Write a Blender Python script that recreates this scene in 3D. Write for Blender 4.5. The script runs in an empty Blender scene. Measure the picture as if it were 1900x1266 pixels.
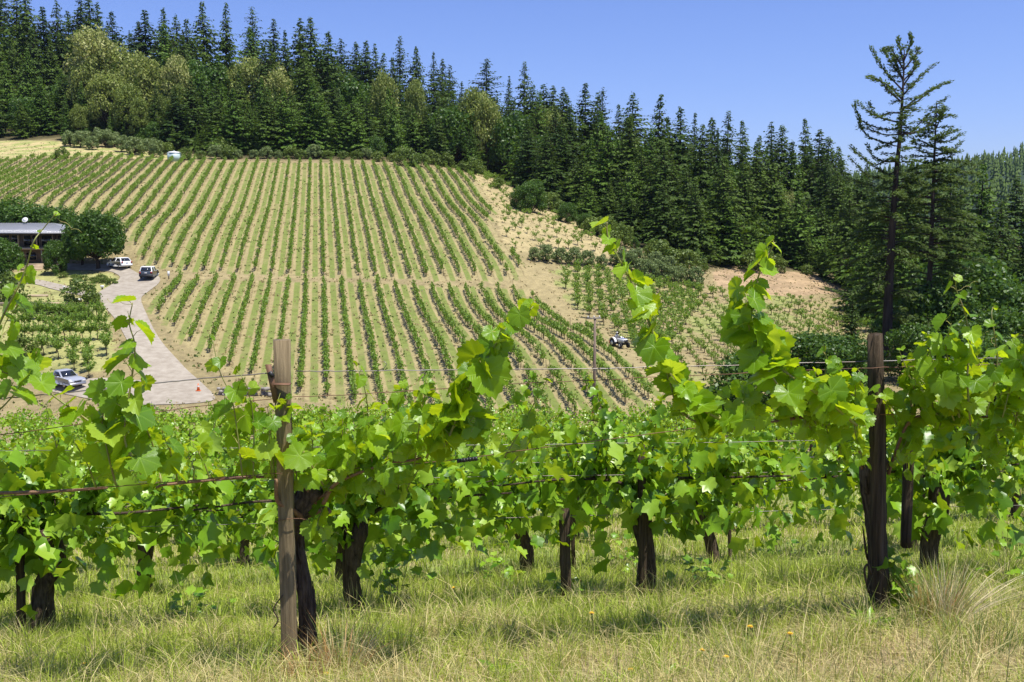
import bpy, math, random
import numpy as np
from mathutils import Vector, Matrix
from mathutils.geometry import delaunay_2d_cdt

# ------------------------------------------------------------------ camera, sky, sun, exposure
sc = bpy.context.scene
FPX = 1900 * 35.0 / 36.0
PITCH = math.radians(7.0)
cam_d = bpy.data.cameras.new('camera'); cam_d.lens = 35.0; cam_d.sensor_width = 36.0
cam_d.clip_start = 0.1; cam_d.clip_end = 20000
cam = bpy.data.objects.new('camera', cam_d); sc.collection.objects.link(cam)
cam.location = (0, 0, 0); cam.rotation_euler = (math.pi / 2 - PITCH, 0, 0)
sc.camera = cam
SUN = Vector((0.50, -0.32, 1.55)).normalized()
W = bpy.data.worlds.new('World'); sc.world = W; W.use_nodes = True
nt = W.node_tree; nt.nodes.clear()
sky = nt.nodes.new('ShaderNodeTexSky'); sky.sky_type = 'NISHITA'; sky.sun_disc = False
sky.sun_elevation = math.asin(SUN.z); sky.sun_rotation = math.atan2(SUN.x, SUN.y)
sky.altitude = 300; sky.air_density = 1.0; sky.dust_density = 0.6; sky.ozone_density = 2.2
tint = nt.nodes.new('ShaderNodeMix'); tint.data_type = 'RGBA'; tint.blend_type = 'MULTIPLY'; tint.inputs[0].default_value = 1
tint.inputs[7].default_value = (0.90, 1.0, 1.55, 1)
bg = nt.nodes.new('ShaderNodeBackground'); bg.inputs[1].default_value = 0.074
wo = nt.nodes.new('ShaderNodeOutputWorld')
nt.links.new(sky.outputs[0], tint.inputs[6]); nt.links.new(tint.outputs[2], bg.inputs[0]); nt.links.new(bg.outputs[0], wo.inputs[0])
sun_d = bpy.data.lights.new('sun', 'SUN'); sun_d.energy = 5.0; sun_d.angle = math.radians(0.5); sun_d.color = (1.0, 0.955, 0.88)
sun = bpy.data.objects.new('sun', sun_d); sc.collection.objects.link(sun)
sun.rotation_euler = SUN.to_track_quat('Z', 'Y').to_euler()
sc.view_settings.view_transform = 'Standard'; sc.view_settings.look = 'None'
sc.view_settings.exposure = 0.55; sc.view_settings.gamma = 1.0; sc.view_settings.use_curve_mapping = False

COL = sc.collection
# ------------------------------------------------------------------ helpers
def px(u, v, Y):
    """photo pixel (1900x1266) at forward distance Y -> world point"""
    dx = (u - 950) / FPX; dy = (633 - v) / FPX
    d = np.array([dx, math.cos(PITCH) + dy * math.sin(PITCH), -math.sin(PITCH) + dy * math.cos(PITCH)])
    return d * (Y / d[1])
def sstep(x, a, b):
    t = np.clip((x - a) / (b - a), 0, 1); return t * t * (3 - 2 * t)
def noise(x, y, s, seed=0):
    r = np.random.RandomState(seed); o = 0; tot = 0
    for k in range(7):
        a = r.uniform(0, 6.283); f = (2 ** (k * 0.5)) / s * r.uniform(.8, 1.2); w = 1 / (1 + .35 * k)
        b = r.uniform(0, 6.283)
        o = o + w * np.sin((x * math.cos(a) + y * math.sin(a)) * f * 6.283 + b + 1.7 * np.sin((x * math.cos(a + 1.9) + y * math.sin(a + 1.9)) * f * 3.1 + b * 2)); tot += w
    return o / tot * 1.6
def inpoly(x, y, poly):
    x = np.asarray(x, float); y = np.asarray(y, float); c = np.zeros(x.shape, bool); n = len(poly); j = n - 1
    for i in range(n):
        xi, yi = poly[i][0], poly[i][1]; xj, yj = poly[j][0], poly[j][1]
        if yi != yj:
            c ^= ((yi > y) != (yj > y)) & (x < (xj - xi) * (y - yi) / (yj - yi) + xi)
        j = i
    return c
_U = 'zeroth first second third fourth fifth sixth seventh eighth ninth tenth eleventh twelfth thirteenth fourteenth fifteenth sixteenth seventeenth eighteenth nineteenth'.split()
_T = 'twenty thirty forty fifty sixty seventy eighty ninety'.split()
def nth(k):
    if k < 20: return _U[k]
    a, b = divmod(k, 10)
    return (_T[a - 2][:-1] + 'ieth') if b == 0 else _T[a - 2] + '-' + _U[b]
def props(o, label=None, cat=None, group=None, kind=None):
    if label: o['label'] = label
    if cat: o['category'] = cat
    if group: o['group'] = group
    if kind: o['kind'] = kind
    return o
def mk(name, V, Fs, mat, parent=None, smooth=False, uv=None, col=None, mats=None, link=True):
    """V (N,3); Fs list of int arrays (M,k); -> ONE linked mesh object"""
    V = np.asarray(V, np.float32)
    if not isinstance(Fs, (list, tuple)): Fs = [Fs]
    Fs = [np.asarray(f, np.int32) for f in Fs if len(f)]
    me = bpy.data.meshes.new(name)
    me.vertices.add(len(V)); me.vertices.foreach_set('co', V.ravel())
    idx = np.concatenate([f.ravel() for f in Fs])
    cnt = np.concatenate([np.full(len(f), f.shape[1], np.int32) for f in Fs])
    st = np.concatenate([[0], np.cumsum(cnt)[:-1]]).astype(np.int32)
    me.loops.add(len(idx)); me.loops.foreach_set('vertex_index', idx)
    me.polygons.add(len(cnt)); me.polygons.foreach_set('loop_start', st)
    me.update(calc_edges=True)
    if smooth: me.polygons.foreach_set('use_smooth', np.ones(len(cnt), bool))
    if uv is not None:
        l = me.uv_layers.new(name='UVMap'); l.data.foreach_set('uv', np.asarray(uv, np.float32)[idx].ravel())
    if col is not None:
        a = me.color_attributes.new('col', 'FLOAT_COLOR', 'POINT')
        c = np.ones((len(V), 4), np.float32); c[:, :3] = col[:, :3]
        if col.shape[1] > 3: c[:, 3] = col[:, 3]
        a.data.foreach_set('color', c.ravel())
    if mat is not None: me.materials.append(mat)
    o = bpy.data.objects.new(name, me)
    if link: COL.objects.link(o)
    if parent is not None: o.parent = parent
    return o
def empty(name, loc, rz=0, scale=1):
    o = bpy.data.objects.new(name, None); COL.objects.link(o); o.location = tuple(float(c) for c in loc)
    o.rotation_euler = (0, 0, rz); o.scale = (scale,) * 3; o.empty_display_size = .2
    return o
def copy_tree(o, parent=None):
    c = o.copy(); COL.objects.link(c); c.parent = parent
    for ch in o.children: copy_tree(ch, c)
    return c
class MB:
    """collects shapes into one mesh"""
    def __init__(s): s.V = []; s.F = {}; s.n = 0; s.U = []; s.C = []
    def add(s, V, Fs, U=None, C=None):
        V = np.asarray(V, float).reshape(-1, 3)
        if not isinstance(Fs, (list, tuple)): Fs = [Fs]
        for f in Fs:
            f = np.asarray(f, np.int32)
            if len(f): s.F.setdefault(f.shape[1], []).append(f + s.n)
        s.V.append(V); s.n += len(V)
        s.U.append(np.zeros((len(V), 2)) if U is None else U); s.C.append(np.zeros((len(V), 4)) if C is None else C)
        return s
    def faces(s): return [np.concatenate(f) for f in s.F.values()]
    def verts(s): return np.concatenate(s.V)
    def build(s, name, mat, parent=None, smooth=False, uv=False, col=False, link=True):
        return mk(name, s.verts(), s.faces(), mat, parent, smooth, np.concatenate(s.U) if uv else None, np.concatenate(s.C) if col else None, link=link)
def box(c, d, rz=0, taper=1.0, bev=0):
    """box centre c, size d; bev chamfers the vertical edges"""
    hx, hy, hz = d[0] / 2, d[1] / 2, d[2] / 2
    if bev > 0:
        b = min(bev, hx * .9, hy * .9)
        p = [(-hx + b, -hy), (hx - b, -hy), (hx, -hy + b), (hx, hy - b), (hx - b, hy), (-hx + b, hy), (-hx, hy - b), (-hx, -hy + b)]
    else: p = [(-hx, -hy), (hx, -hy), (hx, hy), (-hx, hy)]
    n = len(p); V = [(x, y, -hz) for x, y in p] + [(x * taper, y * taper, hz) for x, y in p]
    V = np.array(V); cs, sn = math.cos(rz), math.sin(rz)
    V = np.stack([V[:, 0] * cs - V[:, 1] * sn, V[:, 0] * sn + V[:, 1] * cs, V[:, 2]], 1) + np.array(c)
    q = np.array([[i, (i + 1) % n, n + (i + 1) % n, n + i] for i in range(n)])
    return V, [q, np.array([list(range(n))[::-1]]), np.array([list(range(n, 2 * n))])]
def tube(P, R, sides=8, rough=0, seed=0, cap=True):
    P = np.asarray(P, float); n = len(P); R = np.broadcast_to(np.asarray(R, float), (n,))
    T = np.gradient(P, axis=0); T /= np.linalg.norm(T, axis=1)[:, None] + 1e-9
    a = np.array([0, 0, 1.0]) if abs(T[0][2]) < .9 else np.array([1.0, 0, 0])
    rng = np.random.RandomState(seed); V = []
    ang = np.linspace(0, 2 * math.pi, sides, endpoint=False); ph = rng.uniform(.7, 1.3, sides)
    for i in range(n):
        b = np.cross(T[i], a); b /= np.linalg.norm(b) + 1e-9; a = np.cross(b, T[i]); a /= np.linalg.norm(a)
        r = R[i] * (1 + rough * ((ph - 1) + rng.uniform(-.5, .5, sides)))
        V.append(P[i] + (np.cos(ang) * r)[:, None] * a + (np.sin(ang) * r)[:, None] * b)
    V = np.concatenate(V); k = np.arange(sides); F = []
    for i in range(n - 1):
        F.append(np.stack([i * sides + k, i * sides + (k + 1) % sides, (i + 1) * sides + (k + 1) % sides, (i + 1) * sides + k], 1))
    Fs = [np.concatenate(F)]
    if cap: Fs += [np.array([list(range(sides))[::-1], list(range((n - 1) * sides, n * sides))])]
    return V, Fs
def smooth_path(P, k=6):
    P = np.asarray(P, float)
    if len(P) < 3: return np.array([P[0] + (P[-1] - P[0]) * t for t in np.linspace(0, 1, k + 1)])
    out = []; Q = np.vstack([2 * P[0] - P[1], P, 2 * P[-1] - P[-2]])
    for i in range(1, len(Q) - 2):
        for t in np.linspace(0, 1, k, endpoint=False):
            out.append(.5 * ((2 * Q[i]) + (-Q[i - 1] + Q[i + 1]) * t + (2 * Q[i - 1] - 5 * Q[i] + 4 * Q[i + 1] - Q[i + 2]) * t * t + (-Q[i - 1] + 3 * Q[i] - 3 * Q[i + 1] + Q[i + 2]) * t ** 3))
    out.append(P[-1]); return np.array(out)
def sticks(P0, P1, r):
    """many thin three-sided rods"""
    P0 = np.asarray(P0, float); P1 = np.asarray(P1, float); n = len(P0); T = P1 - P0; T /= np.linalg.norm(T, axis=1)[:, None] + 1e-9
    A = np.cross(T, np.array([.3, .5, .8])); A /= np.linalg.norm(A, axis=1)[:, None] + 1e-9; B = np.cross(T, A)
    r = np.broadcast_to(np.asarray(r, float), (n,))[:, None]
    V = np.zeros((n, 6, 3))
    for k in range(3):
        o = math.cos(k * 2.094) * A * r + math.sin(k * 2.094) * B * r
        V[:, k] = P0 + o; V[:, 3 + k] = P1 + o * .8
    f = np.array([[0, 1, 4, 3], [1, 2, 5, 4], [2, 0, 3, 5]])
    return V.reshape(-1, 3), [(f[None] + 6 * np.arange(n)[:, None, None]).reshape(-1, 4)]
def frames(t, n):
    """per-item rotation matrices: columns x, tip, normal"""
    t = t / (np.linalg.norm(t, axis=1)[:, None] + 1e-9)
    n = n - (n * t).sum(1)[:, None] * t; n /= np.linalg.norm(n, axis=1)[:, None] + 1e-9
    return np.stack([np.cross(t, n), t, n], 2)
def stamp(tV, tFs, R, T, S):
    """copies of a template: R (n,3,3), T (n,3), S (n,) or (n,3)"""
    n = len(T); S = np.asarray(S, float)
    if S.ndim == 1: S = S[:, None].repeat(3, 1)
    V = np.einsum('nij,nkj->nki', R, tV[None] * S[:, None, :]) + T[:, None]
    k = len(tV); off = (np.arange(n) * k)[:, None, None]
    return V.reshape(-1, 3), [(f[None] + off).reshape(-1, f.shape[1]) for f in tFs]
def unit(v): v = np.asarray(v, float); return v / (np.linalg.norm(v, axis=-1, keepdims=True) + 1e-9)

# ------------------------------------------------------------------ materials
def nmat(name):
    m = bpy.data.materials.new(name); m.use_nodes = True; t = m.node_tree; t.nodes.clear(); return m, t
def N(t, typ, **k):
    n = t.nodes.new(typ)
    for a, b in k.items(): setattr(n, a, b)
    return n
def L(t, a, b): t.links.new(a, b)
def ramp(t, fac, stops):
    r = N(t, 'ShaderNodeValToRGB'); e = r.color_ramp.elements
    while len(e) < len(stops): e.new(.5)
    for i, (p, c) in enumerate(stops): e[i].position = p; e[i].color = (*c, 1)
    L(t, fac, r.inputs[0]); return r.outputs[0]
def mixc(t, fac, a, b, mode='MIX'):
    m = N(t, 'ShaderNodeMix', data_type='RGBA', blend_type=mode)
    for s, x in ((0, fac), (6, a), (7, b)):
        if isinstance(x, (int, float)): m.inputs[s].default_value = x
        elif isinstance(x, tuple): m.inputs[s].default_value = (*x, 1)
        else: L(t, x, m.inputs[s])
    return m.outputs[2]
def mth(t, op, a, b=0, c=None):
    m = N(t, 'ShaderNodeMath', operation=op)
    for i, x in enumerate((a, b, c)):
        if x is None: continue
        if isinstance(x, (int, float)): m.inputs[i].default_value = x
        else: L(t, x, m.inputs[i])
    return m.outputs[0]
def ntex(t, scale, detail=4, vec=None, rough=.6):
    n = N(t, 'ShaderNodeTexNoise'); n.inputs['Scale'].default_value = scale; n.inputs['Detail'].default_value = detail
    n.inputs['Roughness'].default_value = rough
    if vec is not None: L(t, vec, n.inputs['Vector'])
    return n.outputs['Fac']
def simple(name, c, rough=.6, c2=None, scale=8, metal=0, spec=.5, bump=0, stretch=None, bscale=None):
    m, t = nmat(name); o = N(t, 'ShaderNodeOutputMaterial'); p = N(t, 'ShaderNodeBsdfPrincipled'); L(t, p.outputs[0], o.inputs[0])
    p.inputs['Roughness'].default_value = rough; p.inputs['Metallic'].default_value = metal; p.inputs['Specular IOR Level'].default_value = spec
    tc = N(t, 'ShaderNodeTexCoord').outputs['Object']
    if stretch:
        mp = N(t, 'ShaderNodeMapping'); mp.inputs['Scale'].default_value = stretch; L(t, tc, mp.inputs[0]); tc = mp.outputs[0]
    f = ntex(t, scale, 5, tc)
    c2 = c2 or tuple(x * .75 for x in c)
    L(t, ramp(t, f, [(.3, c2), (.7, c)]), p.inputs['Base Color'])
    if bump:
        b = N(t, 'ShaderNodeBump'); b.inputs['Strength'].default_value = bump; b.inputs['Distance'].default_value = .02
        L(t, ntex(t, bscale or scale * 2, 6, tc), b.inputs['Height']); L(t, b.outputs[0], p.inputs['Normal'])
    return m
def foliage(name, c1, c2, trans, tmix=.4, rough=.45, spec=.35, objvar=0, vein=False, c3=None):
    """leaf shader: island-random colour, thin-leaf translucency"""
    m, t = nmat(name); o = N(t, 'ShaderNodeOutputMaterial'); p = N(t, 'ShaderNodeBsdfPrincipled')
    g = N(t, 'ShaderNodeNewGeometry'); rnd = g.outputs['Random Per Island']
    if objvar:
        oi = N(t, 'ShaderNodeObjectInfo'); rnd = mth(t, 'ADD', mth(t, 'MULTIPLY', rnd, 1 - objvar), mth(t, 'MULTIPLY', oi.outputs['Random'], objvar))
    c = ramp(t, rnd, [(.0, c1), (1.0, c2)] if c3 is None else [(0, c1), (.55, c2), (1, c3)])
    tr = N(t, 'ShaderNodeBsdfTranslucent')
    tcol = mixc(t, .5, c, trans)
    if vein:
        uv = N(t, 'ShaderNodeUVMap'); sp = N(t, 'ShaderNodeSeparateXYZ'); L(t, uv.outputs[0], sp.inputs[0])
        x = mth(t, 'SUBTRACT', sp.outputs[0], .5); y = mth(t, 'SUBTRACT', sp.outputs[1], .5)
        ang = mth(t, 'ARCTAN2', x, y); r = mth(t, 'SQRT', mth(t, 'ADD', mth(t, 'MULTIPLY', x, x), mth(t, 'MULTIPLY', y, y)))
        pp = mth(t, 'ABSOLUTE', mth(t, 'SUBTRACT', mth(t, 'PINGPONG', mth(t, 'ADD', ang, 6 * .9), .45), 0))
        d = mth(t, 'MULTIPLY', r, mth(t, 'SINE', pp))
        # secondary veins: herring-bone along each main vein
        sec = mth(t, 'ABSOLUTE', mth(t, 'SINE', mth(t, 'ADD', mth(t, 'MULTIPLY', r, 62.0), mth(t, 'MULTIPLY', pp, -9.0))))
        v1 = mth(t, 'SUBTRACT', 1, mth(t, 'SMOOTH_MIN', 1, mth(t, 'MULTIPLY', d, 110), .05))
        v2 = mth(t, 'MULTIPLY', mth(t, 'SUBTRACT', 1, mth(t, 'MINIMUM', 1, mth(t, 'MULTIPLY', sec, 5))), .45)
        v = mth(t, 'MAXIMUM', mth(t, 'MAXIMUM', v1, v2), 0)
        c = mixc(t, mth(t, 'MULTIPLY', v, .6), c, tuple(min(1, x * 1.7 + .06) for x in c2))
        tcol = mixc(t, mth(t, 'MULTIPLY', v, .5), tcol, (.10, .17, .02))
        bp = N(t, 'ShaderNodeBump'); bp.inputs['Strength'].default_value = .35; bp.inputs['Distance'].default_value = .004
        tc = N(t, 'ShaderNodeTexCoord').outputs['Object']
        hh = mth(t, 'ADD', mth(t, 'MULTIPLY', v, -1), ntex(t, 45, 3, tc))
        L(t, hh, bp.inputs['Height']); L(t, bp.outputs[0], p.inputs['Normal'])
    L(t, c, p.inputs['Base Color']); p.inputs['Roughness'].default_value = rough; p.inputs['Specular IOR Level'].default_value = spec
    L(t, tcol, tr.inputs[0])
    mx = N(t, 'ShaderNodeMixShader'); mx.inputs[0].default_value = tmix
    L(t, p.outputs[0], mx.inputs[1]); L(t, tr.outputs[0], mx.inputs[2]); L(t, mx.outputs[0], o.inputs[0])
    return m

M = {}
M['leaf_near'] = foliage('grape_leaf_near', (.07, .19, .006), (.26, .44, .012), (.86, .96, .012), .50, .36, .45, vein=True, c3=(.32, .47, .04))
M['leaf_mid'] = foliage('grape_leaf_mid', (.045, .135, .006), (.19, .36, .014), (.74, .90, .012), .32, .36, .42, c3=(.30, .44, .05))
M['leaf_far'] = foliage('grape_leaf_far', (.10, .19, .022), (.22, .34, .05), (.42, .56, .05), .40, .5, .3)
M['leaf_olive'] = foliage('olive_leaf', (.12, .18, .05), (.25, .31, .11), (.3, .38, .10), .3, .5, .35, objvar=.3)
M['leaf_oak'] = foliage('broad_leaf', (.035, .085, .010), (.09, .17, .022), (.2, .34, .02), .33, .45, .35, objvar=.35)
M['leaf_bush'] = foliage('bush_leaf', (.07, .12, .018), (.16, .22, .04), (.28, .38, .04), .3, .5, .3, objvar=.4)
M['leaf_pale'] = foliage('pale_tree_leaf', (.09, .15, .02), (.24, .29, .06), (.36, .42, .07), .33, .5, .3, objvar=.5, c3=(.48, .46, .18))
M['needles'] = foliage('fir_needles', (.012, .042, .006), (.095, .155, .014), (.14, .22, .012), .28, .6, .2, objvar=.6)
M['needles_pale'] = foliage('light_fir_needles', (.035, .09, .010), (.13, .22, .022), (.18, .30, .012), .3, .6, .2, objvar=.4)  # brighter green needles for the pale young firs
M['needles_red'] = foliage('redwood_needles', (.045, .085, .018), (.11, .16, .035), (.2, .28, .04), .35, .6, .2)
M['bark_dark'] = simple('vine_bark', (.15, .11, .078), .95, (.03, .021, .015), 18, bump=1.0, stretch=(3, 3, .5), spec=.15)
M['bark_tree'] = simple('tree_bark', (.075, .058, .046), .95, (.025, .019, .015), 1.5, bump=.6, stretch=(3, 3, .4), spec=.15)
M['cane'] = simple('vine_cane', (.24, .14, .075), .6, (.14, .06, .03), 30, bump=.4, stretch=(1, 1, 1))
M['shoot'] = simple('green_shoot', (.22, .27, .05), .5, (.19, .15, .05), 14)
M['petiole'] = simple('leaf_stalk', (.38, .42, .08), .5, (.34, .24, .08), 20)
M['post_new'] = simple('weathered_post_wood', (.27, .205, .11), .85, (.12, .085, .04), 6, bump=.5, stretch=(9, 9, .5))
M['post_old'] = simple('old_dark_post_wood', (.13, .095, .06), .95, (.028, .02, .013), 5, bump=1.2, stretch=(9, 9, .4), spec=.15)
M['wire'] = simple('trellis_wire_steel', (.30, .29, .27), .45, (.18, .13, .10), 3, metal=.8)
M['rust'] = simple('rusty_wire', (.24, .13, .07), .7, (.10, .05, .03), 3, metal=.3)
M['black'] = simple('black_plastic', (.015, .015, .018), .5)
M['white'] = simple('white_paint', (.72, .72, .70), .5, (.6, .6, .58))
# ------------------------------------------------------------------ terrain
NEAR_Y = [-40, -12, 0, 3.5, 5.4, 7.0, 9.5, 12, 16, 20, 28, 36, 42, 48, 70, 95]
NEAR_Z = [1.0, -.9, -1.62, -2.02, -2.43, -2.80, -3.55, -4.05, -4.85, -5.6, -6.85, -7.95, -9.2, -11.6, -16.0, -17.6]
CT = []
for u, v, Y in [
    # drive, parking, house terrace
    (310, 742, 88), (120, 722, 92), (0, 735, 92), (230, 740, 89), (230, 640, 103), (210, 560, 120), (150, 600, 112), (0, 600, 112), (0, 690, 96), (190, 690, 95),
    (277, 518, 138), (222, 498, 146), (150, 497, 148), (60, 495, 150), (-60, 500, 150), (60, 540, 132), (0, 545, 130), (150, 545, 128), (60, 470, 166), (-60, 470, 166),
    # lower block
    (330, 640, 106), (400, 700, 96), (500, 735, 90), (620, 755, 87), (780, 775, 85), (1000, 785, 85), (1102, 787, 84.5), (1230, 745, 88), (600, 640, 107), (600, 525, 138), (400, 600, 115),
    (350, 515, 139), (800, 640, 107), (800, 530, 138), (900, 540, 139), (960, 560, 139), (1000, 600, 125), (1000, 690, 98), (900, 620, 113), (1100, 690, 97), (1060, 640, 107), (1120, 660, 103), (1180, 700, 95),
    # upper block
    (600, 460, 156), (600, 400, 181), (600, 350, 207), (600, 300, 241), (300, 470, 151), (300, 400, 178), (350, 296, 238), (150, 420, 166), (150, 350, 196), (150, 290, 238), (0, 400, 172), (0, 310, 222), (-60, 330, 210),
    (-60, 420, 160), (240, 450, 158), (850, 316, 240), (850, 400, 182), (850, 470, 155), (960, 490, 150), (930, 420, 174), (880, 350, 215), (740, 306, 242), (970, 515, 146),
    (0, 270, 262), (120, 258, 268), (300, 284, 256),
    # bank and right block
    (930, 370, 212), (1000, 410, 192), (1100, 450, 178), (1150, 475, 170), (1000, 460, 166), (1050, 510, 153), (1040, 560, 139), (1150, 500, 163), (1150, 560, 140), (1200, 520, 160), (1330, 530, 166), (1330, 580, 146), (1250, 600, 132),
    (1130, 620, 118), (1160, 650, 108), (1250, 660, 106), (1350, 650, 118), (1250, 730, 92), (1350, 730, 93), (1450, 650, 120), (1500, 600, 142), (1480, 535, 172), (1560, 545, 182), (1440, 500, 190), (1540, 515, 196), (1350, 500, 186), (1640, 600, 150),
    (1640, 560, 180), (1700, 640, 120), (1900, 640, 115), (1800, 580, 150), (2050, 640, 110),
    # forest floor
    (100, 215, 320), (300, 220, 320), (500, 235, 320), (700, 262, 320), (900, 300, 320), (1050, 335, 320), (1200, 365, 315), (1350, 400, 310), (1500, 430, 300), (1650, 455, 290), (1850, 470, 290),
    (0, 240, 290), (600, 278, 262), (900, 330, 250), (1100, 400, 225), (1300, 450, 215), (1500, 490, 210), (1750, 500, 220), (-200, 230, 300), (-200, 330, 200), (-200, 480, 140), (2050, 520, 200), (2100, 480, 290)]:
    CT.append(px(u, v, Y))
for p in [(-75, 60, -15), (-40, 62, -15.5), (0, 62, -15.6), (40, 62, -16.5), (75, 60, -18), (-110, 90, -16), (100, 90, -21), (60, 80, -19), (-120, 130, -10), (110, 130, -22), (160, 200, -20), (-180, 240, 6), (-90, 36, -10), (90, 36, -12),
          (-300, 400, 52), (0, 420, 20), (200, 420, -12), (300, 400, -15), (-150, 400, 50), (100, 400, 5), (300, 200, -15), (-300, 150, -6)]:
    CT.append(np.array(p, float))
CT = np.array(CT)
def _tps_fit(P, z, lam=6.0):
    n = len(P); d = np.sqrt(((P[:, None] - P[None]) ** 2).sum(2)) / 50
    K = np.where(d > 0, d * d * np.log(d + 1e-12), 0) + np.eye(n) * lam * 1e-3
    A = np.zeros((n + 3, n + 3)); A[:n, :n] = K; A[:n, n] = 1; A[:n, n + 1:] = P / 50; A[n, :n] = 1; A[n + 1:, :n] = P.T / 50
    return np.linalg.solve(A, np.concatenate([z, np.zeros(3)]))
TPW = _tps_fit(CT[:, :2], CT[:, 2])
def z_tps(x, y):
    x = np.asarray(x, float); sh = x.shape; x = x.ravel(); y = np.asarray(y, float).ravel(); out = np.zeros(len(x)); n = len(CT)
    for i in range(0, len(x), 40000):
        X = x[i:i + 40000]; Y = y[i:i + 40000]
        d2 = ((X[:, None] - CT[None, :, 0]) ** 2 + (Y[:, None] - CT[None, :, 1]) ** 2) / 2500
        out[i:i + 40000] = (.5 * d2 * np.log(d2 + 1e-12)) @ TPW[:n] + TPW[n] + TPW[n + 1] * X / 50 + TPW[n + 2] * Y / 50
    return out.reshape(sh)
# a finer cached grid of the far surface keeps the ground and everything placed on it in agreement
GX = np.linspace(-330, 330, 441); GY = np.linspace(30, 440, 274)
GZ = z_tps(*np.meshgrid(GX, GY))
def z_far(x, y):
    x = np.clip(x, -329.9, 329.9); y2 = np.clip(y, 30.01, 439.9)
    fx = (x - GX[0]) / (GX[1] - GX[0]); fy = (y2 - GY[0]) / (GY[1] - GY[0]); i = fx.astype(int); j = fy.astype(int); a = fx - i; b = fy - j
    return (GZ[j, i] * (1 - a) + GZ[j, i + 1] * a) * (1 - b) + (GZ[j + 1, i] * (1 - a) + GZ[j + 1, i + 1] * a) * b
def z_ridge(x, y):
    az = x / np.maximum(y, 1); top = 16 + 58 * sstep(az, .1, .62) + 60 * sstep(-az, .1, .5)
    return top * sstep(y, 520, 1250) + noise(x, y, 420, 9) * 9 * sstep(y, 600, 1000) - 25 * (1 - sstep(y, 520, 900))
def ground(x, y):
    x, y = np.broadcast_arrays(np.asarray(x, float), np.asarray(y, float))
    zn = np.interp(y, NEAR_Y, NEAR_Z) + .28 * np.tanh(x / 6) + noise(x, y, 3.1, 3) * .025
    zn = zn - .05 * np.maximum(x + 3, 0) * sstep(y, 16, 34)
    t = sstep(y, 38, 66); z = zn * (1 - t) + z_far(x, y) * t
    t2 = sstep(y, 395, 520); z = z * (1 - t2) + z_ridge(x, y) * t2
    return z
def G(x, y): return float(ground(x, y))
_Ys = np.concatenate([np.arange(3, 40, .05), np.arange(40, 440, .25)])
def at(u, v):
    """where the line of sight through a photo pixel meets the ground"""
    d = px(u, v, 1.0); z = ground(d[0] * _Ys, _Ys); h = d[2] * _Ys - z
    k = int(np.argmax(h < 0)) if (h < 0).any() else len(_Ys) - 1
    if k > 0 and h[k] < 0:
        f = h[k - 1] / (h[k - 1] - h[k]); Y = _Ys[k - 1] + f * (_Ys[k] - _Ys[k - 1])
    else: Y = _Ys[k]
    return np.array([d[0] * Y, Y, float(ground(d[0] * Y, Y))])
def wpoly(pts): return [tuple(at(u, v)[:2]) for u, v in pts]

P_UP = wpoly([(-70, 330), (0, 302), (60, 294), (200, 291), (300, 297), (420, 301), (600, 303), (740, 308), (850, 318), (878, 326), (905, 368), (925, 395), (912, 420), (935, 452), (968, 488), (975, 506), (960, 522), (800, 522), (600, 515), (500, 511), (340, 506), (262, 492), (250, 470), (236, 444), (222, 430), (180, 410), (100, 390), (0, 400), (-80, 430)])
P_LOW = wpoly([(330, 520), (600, 524), (800, 532), (905, 534), (985, 536), (1015, 572), (1070, 600), (1115, 618), (1165, 662), (1200, 700), (1238, 738), (1220, 752), (1120, 778), (980, 785), (760, 778), (680, 762), (560, 742), (470, 712), (385, 672), (330, 628), (300, 600), (272, 575), (275, 548)])
P_BANK = wpoly([(860, 318), (905, 325), (985, 368), (1060, 410), (1130, 440), (1180, 470), (1120, 478), (1030, 474), (980, 468), (950, 468), (925, 430), (918, 400), (890, 350)])
P_BLK = wpoly([(1010, 500), (1090, 497), (1180, 520), (1290, 532), (1400, 545), (1540, 560), (1640, 565), (1660, 620), (1500, 640), (1440, 655), (1380, 700), (1340, 735), (1255, 735), (1225, 690), (1180, 660), (1130, 610), (1060, 575), (1030, 540)])
P_CUT = wpoly([(1320, 505), (1360, 490), (1420, 505), (1480, 505), (1530, 510), (1570, 532), (1600, 548), (1480, 552), (1400, 545), (1330, 530)])
P_ROADW = wpoly([(960, 490), (1010, 492), (1050, 560), (1120, 605), (1180, 655), (1250, 735), (1265, 790), (1180, 800), (1230, 742), (1160, 668), (1100, 622), (1010, 575), (985, 536), (940, 530), (345, 518), (330, 508), (940, 522)])
P_YARD = wpoly([(-80, 500), (130, 500), (215, 508), (222, 525), (180, 545), (205, 600), (215, 660), (190, 690), (-80, 700)])
P_TOPB = wpoly([(-60, 300), (-60, 262), (90, 262), (300, 286), (420, 296), (300, 296), (150, 290)])
P_LOWDIRT = wpoly([(-60, 735), (130, 735), (220, 745), (380, 745), (560, 745), (900, 790), (1240, 800), (1240, 745), (1120, 778), (760, 778), (560, 742), (400, 700), (320, 640), (300, 560), (240, 560), (340, 700), (200, 720), (-60, 700)])

FRONT = [(-120, 268), (0, 266), (90, 258), (200, 262), (330, 284), (440, 294), (600, 298), (760, 300), (850, 308), (905, 325), (985, 366), (1060, 408), (1130, 438), (1200, 470), (1320, 500), (1440, 500), (1530, 510), (1600, 530), (1650, 560), (1665, 640), (1720, 700), (1900, 720), (2050, 730)]
FW = np.array([at(u, v) for u, v in FRONT]); FAZ = FW[:, 0] / FW[:, 1]; FY = FW[:, 1]
def front_y(x, y): return np.interp(np.asarray(x, float) / np.maximum(y, 1), FAZ, FY)
ROWA = math.atan(.19); RD = np.array([-math.sin(ROWA), math.cos(ROWA)]); RP = np.array([math.cos(ROWA), math.sin(ROWA)]); SP = 2.4

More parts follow.
